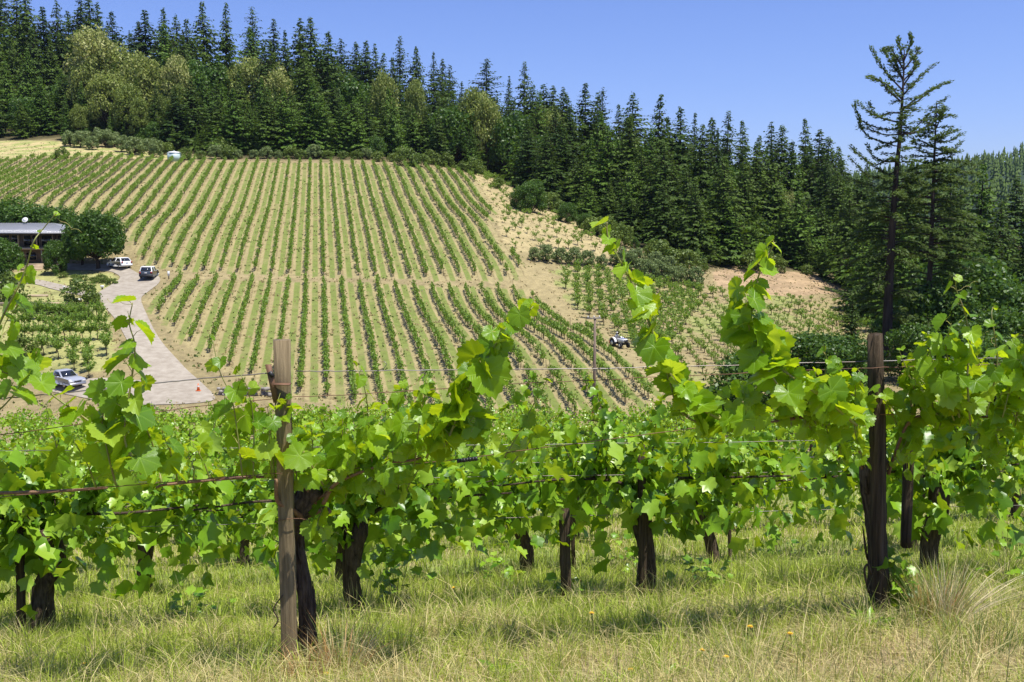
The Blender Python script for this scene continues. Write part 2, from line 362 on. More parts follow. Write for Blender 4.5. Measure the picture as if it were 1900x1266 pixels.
def terrain():
    Y = np.concatenate([np.linspace(-40, 2, 30), np.linspace(2.15, 16, 150), np.linspace(16.2, 40, 90), np.linspace(40.5, 300, 400), np.linspace(301, 440, 90), np.geomspace(446, 3000, 60)])
    A = np.linspace(-1, 1, 461); A = A * (.62 + .38 * A * A)
    X = (np.maximum(Y, 0)[:, None] + 26) * .86 * A[None]; YY = np.repeat(Y[:, None], X.shape[1], 1)
    Z = ground(X, YY); V = np.stack([X, YY, Z], 2).reshape(-1, 3); r, c = X.shape
    i = np.arange((r - 1) * c).reshape(r - 1, c)[:, :-1].ravel(); F = np.stack([i, i + 1, i + c + 1, i + c], 1)
    x = V[:, 0]; y = V[:, 1]; jx = x + noise(x, y, 3, 21) * .35; jy = y + noise(x, y, 3, 22) * .35
    n1 = noise(x, y, 9, 1)[:, None]; n2 = noise(x, y, 2.2, 2)[:, None]; n3 = noise(x, y, 30, 4)[:, None]
    tan = np.array([.33, .27, .135]); dry = np.array([.40, .33, .16]); grn = np.array([.19, .25, .06]); litter = np.array([.085, .075, .035]); soil = np.array([.36, .26, .17])
    c = np.repeat(litter[None], len(V), 0) * (1 + .2 * n1)
    a = np.zeros(len(V))
    fo = sstep(y - front_y(x, y) + n1[:, 0] * 3, -4, 3)[:, None]
    c = c * fo + tan * .85 * (1 + .12 * n1) * (1 - fo)
    def put(mask, colr):
        nonlocal c; c = np.where(mask[:, None], colr, c)
    near = y < 60
    g = sstep(n1 * .6 + n2 * .5 + .15, -.5, .6)
    put(near, dry * (1 - g) + grn * 1.1 * g)
    # dry patches of the near slope
    pd = sstep(.9 - np.hypot((x - 2.4) / 1.6, (y - 5.2) / .9), -.2, .4) + sstep(1 - np.hypot((x + .6) / 2.2, (y - 5.0) / .5), -.2, .4)
    pd = np.clip(pd + sstep(y, 13, 22) * .55, 0, 1)[:, None] * near[:, None]; c = c * (1 - pd * .7) + soil * (1 + .15 * n2) * pd * .7
    far = y > 55
    put(far & inpoly(jx, jy, P_YARD), (dry * .55 + grn * .6) * (1 + .1 * n2) * (1 - .3 * sstep(n1, 0, 1)) )
    put(far & inpoly(jx, jy, P_TOPB), dry * 1.15 * (1 + .1 * n2) * (1 - .7 * sstep(n1, -.4, .4)) + grn * .8 * sstep(n1, -.4, .4))
    put(far & inpoly(jx, jy, P_BANK), (tan * 1.15) * (1 + .12 * n1 + .06 * n2))
    put(far & inpoly(jx, jy, P_CUT), np.array([.36, .26, .15]) * (1 + .2 * n1 + .1 * n2))
    put(far & inpoly(jx, jy, P_BLK), (tan * .92) * (1 + .08 * n2) * (1 - .62 * sstep(n3 + .6 * n1, -.5, .7)) + grn * 1.2 * .62 * sstep(n3 + .6 * n1, -.5, .7))
    put(far & inpoly(jx, jy, P_LOWDIRT), tan * .8 * (1 + .1 * n2))
    put(far & inpoly(jx, jy, P_ROADW), tan * .98 * (1 + .06 * n2))
    vin = far & (inpoly(jx, jy, P_UP) | inpoly(jx, jy, P_LOW)); put(vin, tan * (1 + .06 * n1 + .05 * n2))
    a = np.where(vin, 1.0, 0.0)
    # green alleys: stronger in the middle and low rows, weaker up left
    cen = 1 - .75 * sstep(-x - (y - 150) * .25, 42, 95)
    a = a * cen
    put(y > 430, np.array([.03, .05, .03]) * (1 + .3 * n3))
    col = np.concatenate([np.clip(c, .005, .8), a[:, None]], 1)
    m, t = nmat('ground_earth_and_grass'); o = N(t, 'ShaderNodeOutputMaterial'); p = N(t, 'ShaderNodeBsdfPrincipled'); L(t, p.outputs[0], o.inputs[0])
    p.inputs['Roughness'].default_value = .95; p.inputs['Specular IOR Level'].default_value = .1
    at_ = N(t, 'ShaderNodeAttribute', attribute_name='col'); pos = N(t, 'ShaderNodeNewGeometry').outputs['Position']
    sp = N(t, 'ShaderNodeSeparateXYZ'); L(t, pos, sp.inputs[0])
    f1 = ntex(t, 1.2, 6, pos, .7); f2 = ntex(t, 9, 5, pos, .7); f3 = ntex(t, .16, 3, pos)
    sx = mth(t, 'ADD', mth(t, 'MULTIPLY', sp.outputs[0], float(RP[0]) / SP), mth(t, 'MULTIPLY', sp.outputs[1], float(RP[1]) / SP))
    fr = mth(t, 'FRACT', mth(t, 'ADD', sx, 50.0))
    dist = mth(t, 'ABSOLUTE', mth(t, 'SUBTRACT', fr, .56))          # middle of the alley
    edge = mth(t, 'ADD', mth(t, 'MULTIPLY', f1, .20), .05)
    band = N(t, 'ShaderNodeMapRange', interpolation_type='SMOOTHSTEP'); L(t, mth(t, 'SUBTRACT', dist, edge), band.inputs[0])
    band.inputs[1].default_value = -.03; band.inputs[2].default_value = .05; band.inputs[3].default_value = 1; band.inputs[4].default_value = 0
    patch = ramp(t, f3, [(.32, (.45,) * 3), (.5, (1,) * 3)])
    gm = mth(t, 'MULTIPLY', mth(t, 'MULTIPLY', band.outputs[0], at_.outputs['Alpha']), mth(t, 'MULTIPLY', patch, .95))
    gc = mixc(t, f1, (.085, .145, .022), (.17, .23, .045))
    cc = mixc(t, gm, at_.outputs['Color'], gc)
    # darker brown dots in a narrow strip close to the vines
    wd = N(t, 'ShaderNodeMapRange', interpolation_type='SMOOTHSTEP'); L(t, mth(t, 'ABSOLUTE', mth(t, 'SUBTRACT', fr, .16)), wd.inputs[0])
    wd.inputs[1].default_value = .02; wd.inputs[2].default_value = .09; wd.inputs[3].default_value = 1; wd.inputs[4].default_value = 0
    dotm = mth(t, 'MULTIPLY', mth(t, 'MULTIPLY', wd.outputs[0], at_.outputs['Alpha']), ramp(t, ntex(t, 1.8, 2, pos), [(.44, (0,) * 3), (.52, (.7,) * 3)]))
    cc = mixc(t, dotm, cc, (.13, .09, .05))
    cc = mixc(t, .8, cc, ramp(t, f2, [(.25, (.62,) * 3), (.75, (1.28,) * 3)]), 'MULTIPLY')
    cc = mixc(t, .9, cc, ramp(t, f1, [(.3, (.68,) * 3), (.7, (1.22,) * 3)]), 'MULTIPLY'); cc = mixc(t, mth(t, 'MULTIPLY', at_.outputs['Alpha'], .2), cc, mixc(t, f3, (.20, .21, .07), (.36, .30, .15)))
    L(t, cc, p.inputs['Base Color'])
    b = N(t, 'ShaderNodeBump'); b.inputs['Strength'].default_value = .6; b.inputs['Distance'].default_value = .12
    L(t, mth(t, 'ADD', f2, f1), b.inputs['Height']); L(t, b.outputs[0], p.inputs['Normal'])
    o = mk('ground', V, F, m, smooth=True, col=col); props(o, kind='structure')
    return o
terrain()

def patch(name, poly, mat, off=.05, step=1.2, kind='structure'):
    """a surface laid on the ground inside a world polygon"""
    pl = smooth_path(np.array([(x, y, 0) for x, y in poly] + [(*poly[0], 0)]), 5)[:-1, :2]
    xs = np.arange(pl[:, 0].min(), pl[:, 0].max(), step); ys = np.arange(pl[:, 1].min(), pl[:, 1].max(), step)
    gx, gy = np.meshgrid(xs, ys); gx = gx.ravel(); gy = gy.ravel(); k = inpoly(gx, gy, pl)
    pts = [Vector(p) for p in pl] + [Vector((a, b)) for a, b in zip(gx[k], gy[k])]
    n = len(pl); r = delaunay_2d_cdt(pts, [(i, (i + 1) % n) for i in range(n)], [], 0, 1e-5)
    v = np.array([(q.x, q.y) for q in r[0]]); f = np.array([list(t) for t in r[2]])
    cen = v[f].mean(1); f = f[inpoly(cen[:, 0], cen[:, 1], pl)]
    z = ground(v[:, 0], v[:, 1]) + off
    # a skirt so the sheet has an edge
    o = mk(name, np.column_stack([v, z]), f, mat, smooth=True); props(o, kind=kind); return o
mroad = simple('gravel_road', (.37, .33, .265), .95, (.25, .215, .165), 1.1, bump=.3, spec=.1, bscale=6)
P_DRIVE = wpoly([(90, 727), (150, 706), (215, 703), (262, 706), (262, 690), (240, 640), (215, 595), (190, 565), (182, 545), (205, 530), (222, 518), (216, 509), (190, 503), (100, 500), (100, 492), (160, 490), (215, 493), (240, 499), (262, 510), (292, 512), (296, 524), (275, 542), (262, 556), (275, 590), (300, 635), (340, 680), (378, 715), (392, 745), (250, 752)])
patch('road', P_DRIVE, mroad, .06)
patch('path', wpoly([(-60, 520), (50, 518), (110, 528), (140, 536), (185, 548), (190, 556), (140, 547), (100, 538), (50, 527), (-60, 530)]), mroad, .07)
# ------------------------------------------------------------------ far vineyard rows
def leafcards(rng, C, S, up=.5):
    """small folded leaves (two triangles each) centred on C with size S"""
    n = len(C); tV = np.array([[0, -.5, 0], [.5, 0, .12], [0, .6, 0], [-.5, 0, .12]]); tF = [np.array([[0, 1, 2], [0, 2, 3]])]
    nr = unit(rng.normal(size=(n, 3)) + np.array([0, 0, up])); tp = unit(rng.normal(size=(n, 3)))
    return stamp(tV, tF, frames(tp, nr), C, S)
def row_vine(rng, lush=1.0):
    """one trained vine seen from far: trunk, canopy about 1.4 m long along +y"""
    mb = MB(); n = int(74 * lush)
    y = rng.uniform(-.72, .72, n); z = .55 + rng.beta(1.6, 1.9, n) * (.72 * lush + .12); x = rng.normal(0, .13 + .05 * (z - .6), n)
    V, F = leafcards(rng, np.stack([x, y, z], 1), rng.uniform(.15, .25, n)); mb.add(V, F)
    for k in range(5):                                        # upright shoots
        y0 = rng.uniform(-.65, .65); h = rng.uniform(.15, .4) * lush; m = 5
        c = np.stack([rng.normal(0, .04, m), y0 + rng.normal(0, .05, m), 1.15 + np.linspace(0, h, m)], 1)
        V, F = leafcards(rng, c, rng.uniform(.12, .18, m)); mb.add(V, F)
    return mb
def row_lines(poly, ds=1.22):
    P = np.array(poly); s = P @ RP; tt = P @ RD; out = []
    # rows sit on whole multiples of the spacing so that they agree with the alleys of the ground
    for k in range(int(math.floor(s.min() / SP)), int(math.ceil(s.max() / SP)) + 1):
        t = np.arange(tt.min(), tt.max(), ds) + (k % 3) * .3
        sh = (k + .06) * SP; x = RP[0] * sh + RD[0] * t; y = RP[1] * sh + RD[1] * t
        i = inpoly(x, y, poly)
        if i.sum() >= 3: out.append((k, x[i], y[i]))
    return out
M['trunk_far'] = M['bark_dark']
def inset(poly, d):
    P = np.array(poly); c = P.mean(0); return [tuple(p) for p in P + unit(c - P) * d]
def build_rows(poly, seed, block, lush):
    rng = np.random.RandomState(seed); tm = [row_vine(rng, lush) for _ in range(6)]; tm = [(m.verts(), m.faces()) for m in tm]
    lines = row_lines(poly); nn = len(lines); base = None
    for idx, (k, x, y) in enumerate(lines):
        n = len(x); miss = rng.uniform(size=n) < .05
        weak = noise(x, y, 14, seed) ; sc_ = rng.uniform(.8, 1.12, n) * (1 - .22 * sstep(weak, .1, .9))
        mid = len(x) // 2; org = np.array([x[mid], y[mid], G(x[mid], y[mid])])
        r = empty('vine_row', org)
        props(r, '%s trellised vine row from the left on the %s' % (nth(idx + 1), block), 'vine row', 'vine rows of the %s' % block)
        xx = x + rng.normal(0, .05, n); T = np.stack([xx, y, ground(xx, y)], 1) - org
        mb = MB(); ty = rng.randint(0, 6, n); mb_any = False
        for q in range(6):
            i = np.where((ty == q) & ~miss)[0]
            if len(i) == 0: continue
            fl = rng.choice([-1, 1], len(i)); d = np.repeat((RD * 1.0)[None], len(i), 0) * fl[:, None]
            R = frames(np.column_stack([d, np.zeros(len(i))]), np.tile([0, 0, 1.0], (len(i), 1)))
            V, F = stamp(tm[q][0], tm[q][1], R, T[i], sc_[i]); mb.add(V, F)
        mb.build('foliage', M['leaf_far'], r)
        tr = T.copy(); lean = rng.normal(0, .06, (n, 3)); lean[:, 2] = 0
        V, F = sticks(tr - [0, 0, .05], tr + [0, 0, .8] + lean, rng.uniform(.03, .05, n)); o = mk('trunks', V, F, M['bark_dark'], r); o['kind'] = 'stuff'
        j = np.arange(0, n, 4); P0 = T[j] + np.array([RD[0] * .4, RD[1] * .4, -.1]); P1 = P0 + [0, 0, 1.75]
        V, F = sticks(P0, P1, .035); o = mk('stakes', V, F, M['post_old'], r); o['kind'] = 'stuff'
build_rows(inset(P_UP, 1.0), 11, 'upper hillside vineyard', 1.0)
build_rows(inset(P_LOW, 1.0), 12, 'lower hillside vineyard', .95)

# ------------------------------------------------------------------ bush vines: right block, bank, left yard
def bush_vine(rng, h, w, n, name):
    mb = MB(); ns = 7; tr = MB()
    V, F = tube([[0, 0, -.08], [rng.normal(0, .03), rng.normal(0, .03), h * .32], [rng.normal(0, .05), rng.normal(0, .05), h * .48]], [.05, .04, .045], 6, .2, rng.randint(1e6)); tr.add(V, F)
    for k in range(ns):
        a = k / ns * 6.283 + rng.uniform(-.4, .4); l = h * rng.uniform(.4, .6); o = w * .5 * rng.uniform(.4, 1.0)
        P0 = np.array([0, 0, h * .45]); P1 = np.array([math.cos(a) * o * .6, math.sin(a) * o * .6, h * .45 + l * .55]); P2 = np.array([math.cos(a) * o, math.sin(a) * o, h * .45 + l])
        V, F = tube([P0, P1, P2], [.015, .01, .006], 3); tr.add(V, F)
        m = n // ns; t = rng.uniform(.15, 1.05, m)[:, None]
        c = np.where(t < .5, P0 + (P1 - P0) * t * 2, P1 + (P2 - P1) * (t * 2 - 1)) + rng.normal(0, .07 * w, (m, 3))
        V, F = leafcards(rng, c, rng.uniform(.13, .22, m)); mb.add(V, F)
    root = empty(name, (0, 0, -500))
    tr.build('trunk', M['bark_dark'], root); mb.build('foliage', M['leaf_bush'] if name == 'olive_sapling' else M['leaf_far'], root)
    return root
rg = np.random.RandomState(77)
def scatter(protos, pts, label, cat, group, smin=.7, smax=1.15, sizes=None):
    out = []
    for i, (x, y) in enumerate(pts):
        o = copy_tree(protos[i % len(protos)]); s = rg.uniform(smin, smax) * (1 if sizes is None else sizes[i])
        o.location = (x, y, G(x, y)); o.rotation_euler = (0, 0, rg.uniform(0, 6.28)); o.scale = (s, s, s * rg.uniform(.9, 1.1))
        props(o, label(i) if callable(label) else label, cat, group); out.append(o)
    return out
def grid_pts(poly, dx, dy, ang, jit=.1, keep=1.0):
    P = np.array(poly); c = P.mean(0); R = 70; g = []
    for a in np.arange(-R, R, dx):
        for b in np.arange(-R, R, dy):
            x = c[0] + a * math.cos(ang) - b * math.sin(ang) + rg.normal(0, jit); y = c[1] + a * math.sin(ang) + b * math.cos(ang) + rg.normal(0, jit)
            if rg.uniform() < keep: g.append((x, y))
    g = np.array(g); return g[inpoly(g[:, 0], g[:, 1], poly)]
bv = [bush_vine(rg, 1.35, 1.45, 120, 'bush_vine') for _ in range(4)]
# goblet vines of the near half of the right block
A1 = wpoly([(1035, 512), (1090, 500), (1190, 522), (1300, 545), (1300, 575), (1250, 640), (1225, 670), (1190, 655), (1120, 605), (1062, 572)])
p1_ = grid_pts(A1, 1.6, 2.3, -.06, .12, .93)
A2 = wpoly([(1190, 522), (1290, 532), (1400, 545), (1540, 560), (1640, 568), (1660, 615), (1500, 640), (1440, 655), (1380, 700), (1330, 735), (1258, 735), (1232, 690), (1255, 640), (1305, 570)])
p2_ = grid_pts(A2, 1.9, 2.5, -.05, .05, .96)
p3_ = grid_pts(inset(P_BANK, 2), 2.6, 3.2, .3, .3, .85)
allp = np.concatenate([p1_, p2_, p3_]); kind = np.concatenate([np.zeros(len(p1_)), np.ones(len(p2_)), np.full(len(p3_), 2)])
sz = np.concatenate([rg.uniform(.95, 1.35, len(p1_)), rg.choice([.55, .62, .72, .85, 1.15], len(p2_), p=[.3, .3, .2, .12, .08]), rg.choice([.5, .6, .8, 1.1], len(p3_))])
hpx = sz / np.hypot(allp[:, 0], allp[:, 1]); order = np.argsort(-hpx); top = order[:300]; rest = order[300:]
KL = {0: 'goblet shaped green vine in the dry grass right of the tractor', 1: 'small staked young vine in the pale block below the tan bank', 2: 'small bushy vine on the dry tan slope below the forest edge'}
KG = {0: 'goblet vines beside the tractor', 1: 'young vines of the right hand block', 2: 'young vines on the dry tan slope'}
for kd in (0, 1, 2):
    idx = [i for i in top if kind[i] == kd]
    scatter(bv, allp[idx], KL[kd], 'vine', KG[kd], .9, 1.1, sz[idx])
mb = MB(); mt = MB()
fv = [[(c.data.vertices, c) for c in b.children] for b in bv]
def mesh_np(o):
    me = o.data; v = np.zeros(len(me.vertices) * 3); me.vertices.foreach_get('co', v); return v.reshape(-1, 3)
rt = []
for b in bv:
    f = [c for c in b.children if c.name.startswith('foliage')][0]; me = f.data; q = np.zeros(len(me.loops), np.int32); me.loops.foreach_get('vertex_index', q); rt.append((mesh_np(f)[:], [q.reshape(-1, 3)]))
for k in range(4):
    i = rest[k::4]; P = allp[i]; T = np.column_stack([P, ground(P[:, 0], P[:, 1])]); a = rg.uniform(0, 6.28, len(i))
    R = frames(np.column_stack([np.cos(a), np.sin(a), 0 * a]), np.tile([0, 0, 1.0], (len(i), 1))); V, F = stamp(rt[k][0], rt[k][1], R, T, sz[i]); mb.add(V, F)
    V, F = sticks(T - [0, 0, .1], T + np.stack([0 * a, 0 * a, .62 * sz[i]], 1), .035); mb.add(V, F)
o = mb.build('young_vines', M['leaf_far']); props(o, 'the many further small young vines planted in lines right of the utility pole', 'vines', None, 'stuff')
st = MB(); P = allp[kind == 1]; T = np.column_stack([P, ground(P[:, 0], P[:, 1])]); V, F = sticks(T + [.05, 0, -.1], T + [.05, 0, 1.15], .022); st.add(V, F)
o = st.build('vine_stakes', M['post_old']); props(o, 'thin dark stakes beside the young vines of the right hand block', 'stakes', None, 'stuff')

# left yard: two cross rows and single columns of vines
yv = [bush_vine(rg, 1.9, 1.5, 240, 'yard_vine') for _ in range(3)]
pts = []
for v, u0, u1, s_ in ((583, 28, 196, 1.0), (603, 30, 200, 1.05), (622, 34, 205, 1.1)):
    for u in np.arange(u0, u1, 13.5): pts.append(at(u + rg.normal(0, 2), v + 10 + rg.normal(0, 1))[:2])
for u, v0, v1 in ((78, 645, 668), (105, 640, 668), (137, 648, 692), (163, 650, 700), (198, 645, 668)):
    for v in np.arange(v0, v1, 12): pts.append(at(u + rg.normal(0, 1.5) + (v - v0) * .03, v + 4)[:2])
scatter(yv, pts, 'leafy vine in the yard rows left of the gravel drive', 'vine', 'vines in the yard left of the drive', .8, 1.1)
for b in bv + yv:
    for c in list(b.children): bpy.data.objects.remove(c)
    bpy.data.objects.remove(b)
# ------------------------------------------------------------------ conifers
def spray_card():
    # a drooping frond: narrow kite, bent along its length
    V = np.array([[0, 0, 0], [.20, .35, -.02], [.13, .75, -.10], [0, 1.05, -.2], [-.13, .75, -.10], [-.20, .35, -.02], [0, .55, .05]])
    F = np.array([[0, 1, 6], [1, 2, 6], [2, 3, 6], [3, 4, 6], [4, 5, 6], [5, 0, 6]]); return V, [F]
def kite():
    return np.array([[0, 0, 0], [.33, .45, -.06], [0, 1.05, -.2], [-.33, .45, -.06]]), [np.array([[0, 1, 2], [0, 2, 3]])]
def conifer(rng, H, R, name, low=.06, gap=0., ntop=1.0, dens=1.0, card=1.15, droop=.25, peak=.9):
    root = empty(name, (0, 0, -500)); bend = rng.normal(0, .012, 2) * H
    def ax(t): return np.array([bend[0] * t * t, bend[1] * t * t, H * t])
    ts = np.linspace(-.03, 1, 12); V, F = tube([ax(t) for t in ts], [max(.02, H * .013 * (1 - max(t, 0)) ** .8 + .01) for t in ts], 7, .12, 3)
    mk('trunk', V, F, M['bark_tree'], root, smooth=True)
    C = []; Tt = []; Nn = []; S = []; B0 = []; B1 = []; z = low
    prof = rng.uniform(.92, 1.08, 40)
    while z < .992:
        rr = R * (1 - z) ** peak * (1.05 if z > .25 else (.75 + z)) ; nb = max(3, int(rng.uniform(4.5, 7.5) * (1.0 if z < .8 else .8)))
        a0 = rng.uniform(0, 6.28)
        for k in range(nb):
            a = a0 + k * 6.283 / nb + rng.uniform(-.3, .3); l = rr * rng.uniform(.5, 1.25) * prof[int(z * 39) ] * (1 + .25 * math.sin(a * 2 + z * 9)) * (1 - .35 * max(0, z - .82) / .18) + .06
            if rng.uniform() < gap + .06: l *= .45
            el = rng.uniform(-.15, .15) + (.55 if z > .9 else .1 + .25 * z) ; d = np.array([math.cos(a), math.sin(a), 0])
            zb = min(.995, max(low, z + rng.uniform(-.02, .02))); m = max(2, int(l / (card * .34) * dens)); t = (np.arange(m) + rng.uniform(.2, .9, m)) / m; t = t[t > .12]; m = len(t)
            if m == 0: t = np.array([.8]); m = 1
            P = ax(zb)[None] + d[None] * (t * l)[:, None]; P[:, 2] += l * (math.sin(el) * t - droop * t * t)
            side = np.cross(d, [0, 0, 1.0]); sg = np.where(np.arange(m) % 2 == 0, 1, -1) * rng.uniform(.2, 1.0, m)
            tp = d[None] * rng.uniform(.5, 1.1, m)[:, None] + side[None] * sg[:, None]; tp[:, 2] += rng.uniform(-1.0, .15, m)
            nn = np.tile([0, 0, .7], (m, 1)) + rng.normal(0, .5, (m, 3)) + d[None] * .7
            C.append(P); Tt.append(tp); Nn.append(nn); S.append(np.full(m, card) * rng.uniform(.65, 1.25, m) * (.38 + .75 * (1 - z)) * (1.15 - .3 * t))
            if l > 1.2: B0.append(ax(zb)); e = ax(zb) + d * l * .85; e[2] += l * (math.sin(el) * .85 - droop * .72); B1.append(e)
        z += rng.uniform(.011, .019) * (30 / H) ** .3 * (1.15 - .6 * z)
    C = np.concatenate(C); Tt = np.concatenate(Tt); Nn = np.concatenate(Nn); S = np.concatenate(S)
    tV, tF = kite(); V, F = stamp(tV, tF, frames(Tt, Nn), C, S)
    mk('crown', V, F, M['needles_pale'] if 'pale' in name else M['needles'], root)
    if B0: V, F = sticks(B0, B1, .05); mk('branches', V, F, M['bark_tree'], root)['kind'] = 'stuff'
    root['H'] = float(H); return root
def lump_tree(rng, H, Wd, name, mat, nl=9, n=3200, card=.35, trunk=.22, low=.25, flat=1.0, multi=False):
    """broadleaf: limbs carrying leaf clumps of uneven size"""
    root = empty(name, (0, 0, -500)); tr = MB(); C = []; O = []
    hb = H * low; lim = []
    if trunk > 0:
        V, F = tube([[0, 0, -.2], [rng.normal(0, .1), rng.normal(0, .1), hb * .6], [rng.normal(0, .2), rng.normal(0, .2), hb * 1.1]], [trunk * 1.3, trunk, trunk * .8], 8, .2, 5); tr.add(V, F)
    cen = []
    for k in range(nl):
        a = k * 2.4 + rng.uniform(-.5, .5); q = (k + .5) / nl; rr = Wd * .5 * math.sqrt(q) * .78
        zc = hb + (H - hb) * (.30 + .50 * (1 - q * q) * rng.uniform(.75, 1.15)) ; r = Wd * rng.uniform(.17, .27)
        c = np.array([math.cos(a) * rr, math.sin(a) * rr, zc]); cen.append((c, r))
    for k in range(nl):                                              # low skirt of clumps
        a = rng.uniform(0, 6.28); c = np.array([math.cos(a) * Wd * .33, math.sin(a) * Wd * .33, hb + (H - hb) * rng.uniform(.08, .35)]); cen.append((c, Wd * rng.uniform(.12, .19)))
    tot = sum(r * r for c, r in cen)
    for c, r in cen:
        m = int(n * r * r / tot); d = unit(rng.normal(size=(m, 3))); d[:, 2] *= .85 * flat
        sub = noise(d[:, 0] * 4 + c[0] * 3, d[:, 1] * 4 + d[:, 2] * 3.1, 3.5, int(rng.randint(1e6)))
        rad = r * (.8 + .22 * sub) * rng.uniform(.55, 1.12, m) ** .6
        C.append(c + d * rad[:, None]); O.append(d)
        if trunk > 0: V, F = tube([[0, 0, hb * .9], c * np.array([.5, .5, 0]) + np.array([0, 0, (hb + c[2]) * .5]), c], [trunk * .5, trunk * .28, trunk * .12], 5); tr.add(V, F)
    C = np.concatenate(C); O = np.concatenate(O); m = len(C)
    nr = unit(O + rng.normal(0, .65, (m, 3)) + [0, 0, .35]); tp = rng.normal(size=(m, 3))
    tV = np.array([[0, -.5, 0], [.42, 0, .1], [0, .6, 0], [-.42, 0, .1]]); V, F = stamp(tV, [np.array([[0, 1, 2], [0, 2, 3]])], frames(tp, nr), C, card * rng.uniform(.6, 1.3, m))
    if tr.n: tr.build('trunk', M['bark_tree'], root, smooth=True)
    mk('crown', V, F, M[mat], root); root['H'] = float(H); return root
rf = np.random.RandomState(5)
firs = [conifer(rf, 30, rf.uniform(7.0, 9.2), 'fir_tree', low=rf.uniform(.0, .06), gap=.05, droop=rf.uniform(.15, .4), peak=rf.uniform(.72, .95), card=1.35) for _ in range(7)]
slim = [conifer(rf, 30, rf.uniform(5.6, 6.8), 'fir_tree', low=rf.uniform(.02, .1), gap=.08, droop=.3, peak=.8) for _ in range(3)]
open_ = [conifer(rf, 30, 6.6, 'fir_tree', low=.1, gap=.3, dens=.8, droop=.1, peak=.62) for _ in range(2)]
pale = [conifer(rf, 22, rf.uniform(5.2, 6.6), 'pale_fir_tree', low=.02, gap=.04, card=1.05, droop=.1, peak=.8) for _ in range(3)]
for p in pale: p.name = 'young_fir_tree'
tan_ = [lump_tree(rf, 16, rf.uniform(9, 12), 'tan_oak_tree', 'leaf_pale', nl=16, n=5200, card=.5) for _ in range(3)]
oaks = [lump_tree(rf, 9, rf.uniform(8, 10), 'oak_tree', 'leaf_oak', nl=14, n=6500, card=.40, low=.06) for _ in range(3)]
shr = [lump_tree(rf, 2.6, 3.4, 'shrub', 'leaf_bush', nl=7, n=1300, card=.24, trunk=.05, low=.05) for _ in range(3)]
olv = [lump_tree(rf, 3.4, 3.6, 'olive_tree', 'leaf_olive', nl=8, n=2300, card=.24, trunk=.09, low=.14) for _ in range(3)]
PROTO = firs + slim + open_ + pale + tan_ + oaks + shr + olv
def plant(protos, x, y, H, label=None, cat='tree', group=None, wide=1.0, z=None, rz=None, name=None):
    pr = protos[rf.randint(len(protos))] if isinstance(protos, list) else protos
    o = copy_tree(pr); s = H / pr['H']; w = s * wide; o.location = (float(x), float(y), (G(x, y) if z is None else z) - .1); o.scale = (w, w, s)
    o.rotation_euler = (0, 0, rf.uniform(0, 6.28) if rz is None else rz); del o['H']
    props(o, label, cat, group); return o
# skyline of the ridge, read from the photograph: column and row of each treetop
SKY = [(-60, -30), (-30, -60), (-5, -45), (22, -25), (48, -30), (76, 10), (104, 0), (124, 18), (146, -12), (166, -8), (179, 2), (206, 20), (240, 55), (266, 16), (300, 13), (325, 26), (346, 34), (376, 2), (415, 2), (470, 12), (506, 34), (528, 54), (556, 32), (574, 29), (606, 57), (632, 71), (662, 76), (676, 74), (698, 80),
       (740, 66), (772, 84), (805, 95), (820, 108), (834, 120), (856, 150), (943, 140), (972, 114), (1011, 155), (1027, 158), (1046, 160), (1058, 170), (1086, 154), (1106, 170), (1118, 160), (1150, 192), (1173, 170), (1218, 173), (1242, 215), (1265, 196), (1290, 208), (1322, 216), (1350, 205), (1384, 222), (1410, 250), (1434, 224), (1455, 230), (1500, 218), (1520, 239), (1541, 252), (1562, 270)]
SKU = np.array([s[0] for s in SKY]); SKV = np.array([s[1] for s in SKY])
OPEN = {470: 1, 740: 1, 1118: 1, 1350: 1, 972: 1}
for i, (u, v) in enumerate(SKY):
    d = (u - 950) / FPX; fy = float(np.interp(d, FAZ, FY)); Y = fy + rf.uniform(42, 70); p = px(u, v, Y); x = p[0]; H = p[2] - G(x, Y)
    H0 = H; k = 0
    while H > 40 and k < 12: Y += 5; p = px(u, v, Y); x = p[0]; H = p[2] - G(x, Y); k += 1
    pr = open_ if u in OPEN else (slim if u in (506, 605, 698, 805, 943, 1106, 1290, 240, 1434) else firs)
    plant(pr, x, Y, max(H, 14), '%s dark fir from the left on the ridge skyline' % nth(i + 1), 'tree', 'firs on the ridge skyline', wide=rf.uniform(.85, 1.6) * (26 / max(H, 20)) ** .3)
p = px(900, 108, 285); plant(open_[0], p[0], 285, p[2] - G(p[0], 285), 'broad open crowned fir standing above the ridge line beyond the vineyard right edge', 'tree', None, wide=1.5)
# the slope between the vineyard edge and the ridge: layers of firs with pale tan oaks between
FORB = {}
def add_layer(off, step, cnt, hmin, hmax, lab, grp, protos, wide=(.75, 1.35), jit=4.5, u0=-70, u1=1585):
    us = np.linspace(u0, u1, cnt)
    for u in us:
        u = u + rf.normal(0, (u1 - u0) / cnt * .3); d = (u - 950) / FPX; Y = float(np.interp(d, FAZ, FY)) + off + rf.uniform(-jit, jit) + 2; x = d * Y
        H = rf.uniform(hmin, hmax); top = 406 - FPX * (G(x, Y) + H) / Y; lim = float(np.interp(u, SKU, SKV)) + 14 + rf.uniform(0, 30)
        if top < lim: H = max(9, (406 - lim) * Y / FPX - G(x, Y))
        if H < 9.5 and off > 10: continue
        plant(protos, x, Y, H, lab, 'tree', grp, wide=rf.uniform(*wide) * (26 / H) ** .35 * 1.12)
g1 = 'firs of the forest behind the hillside vineyard'
mixp = firs + slim[:1] + pale
add_layer(5, 0, 30, 8, 17, 'dark green fir in the front of the forest above the vineyard', 'firs along the front of the forest', firs + pale + slim, (.95, 1.25), 3)
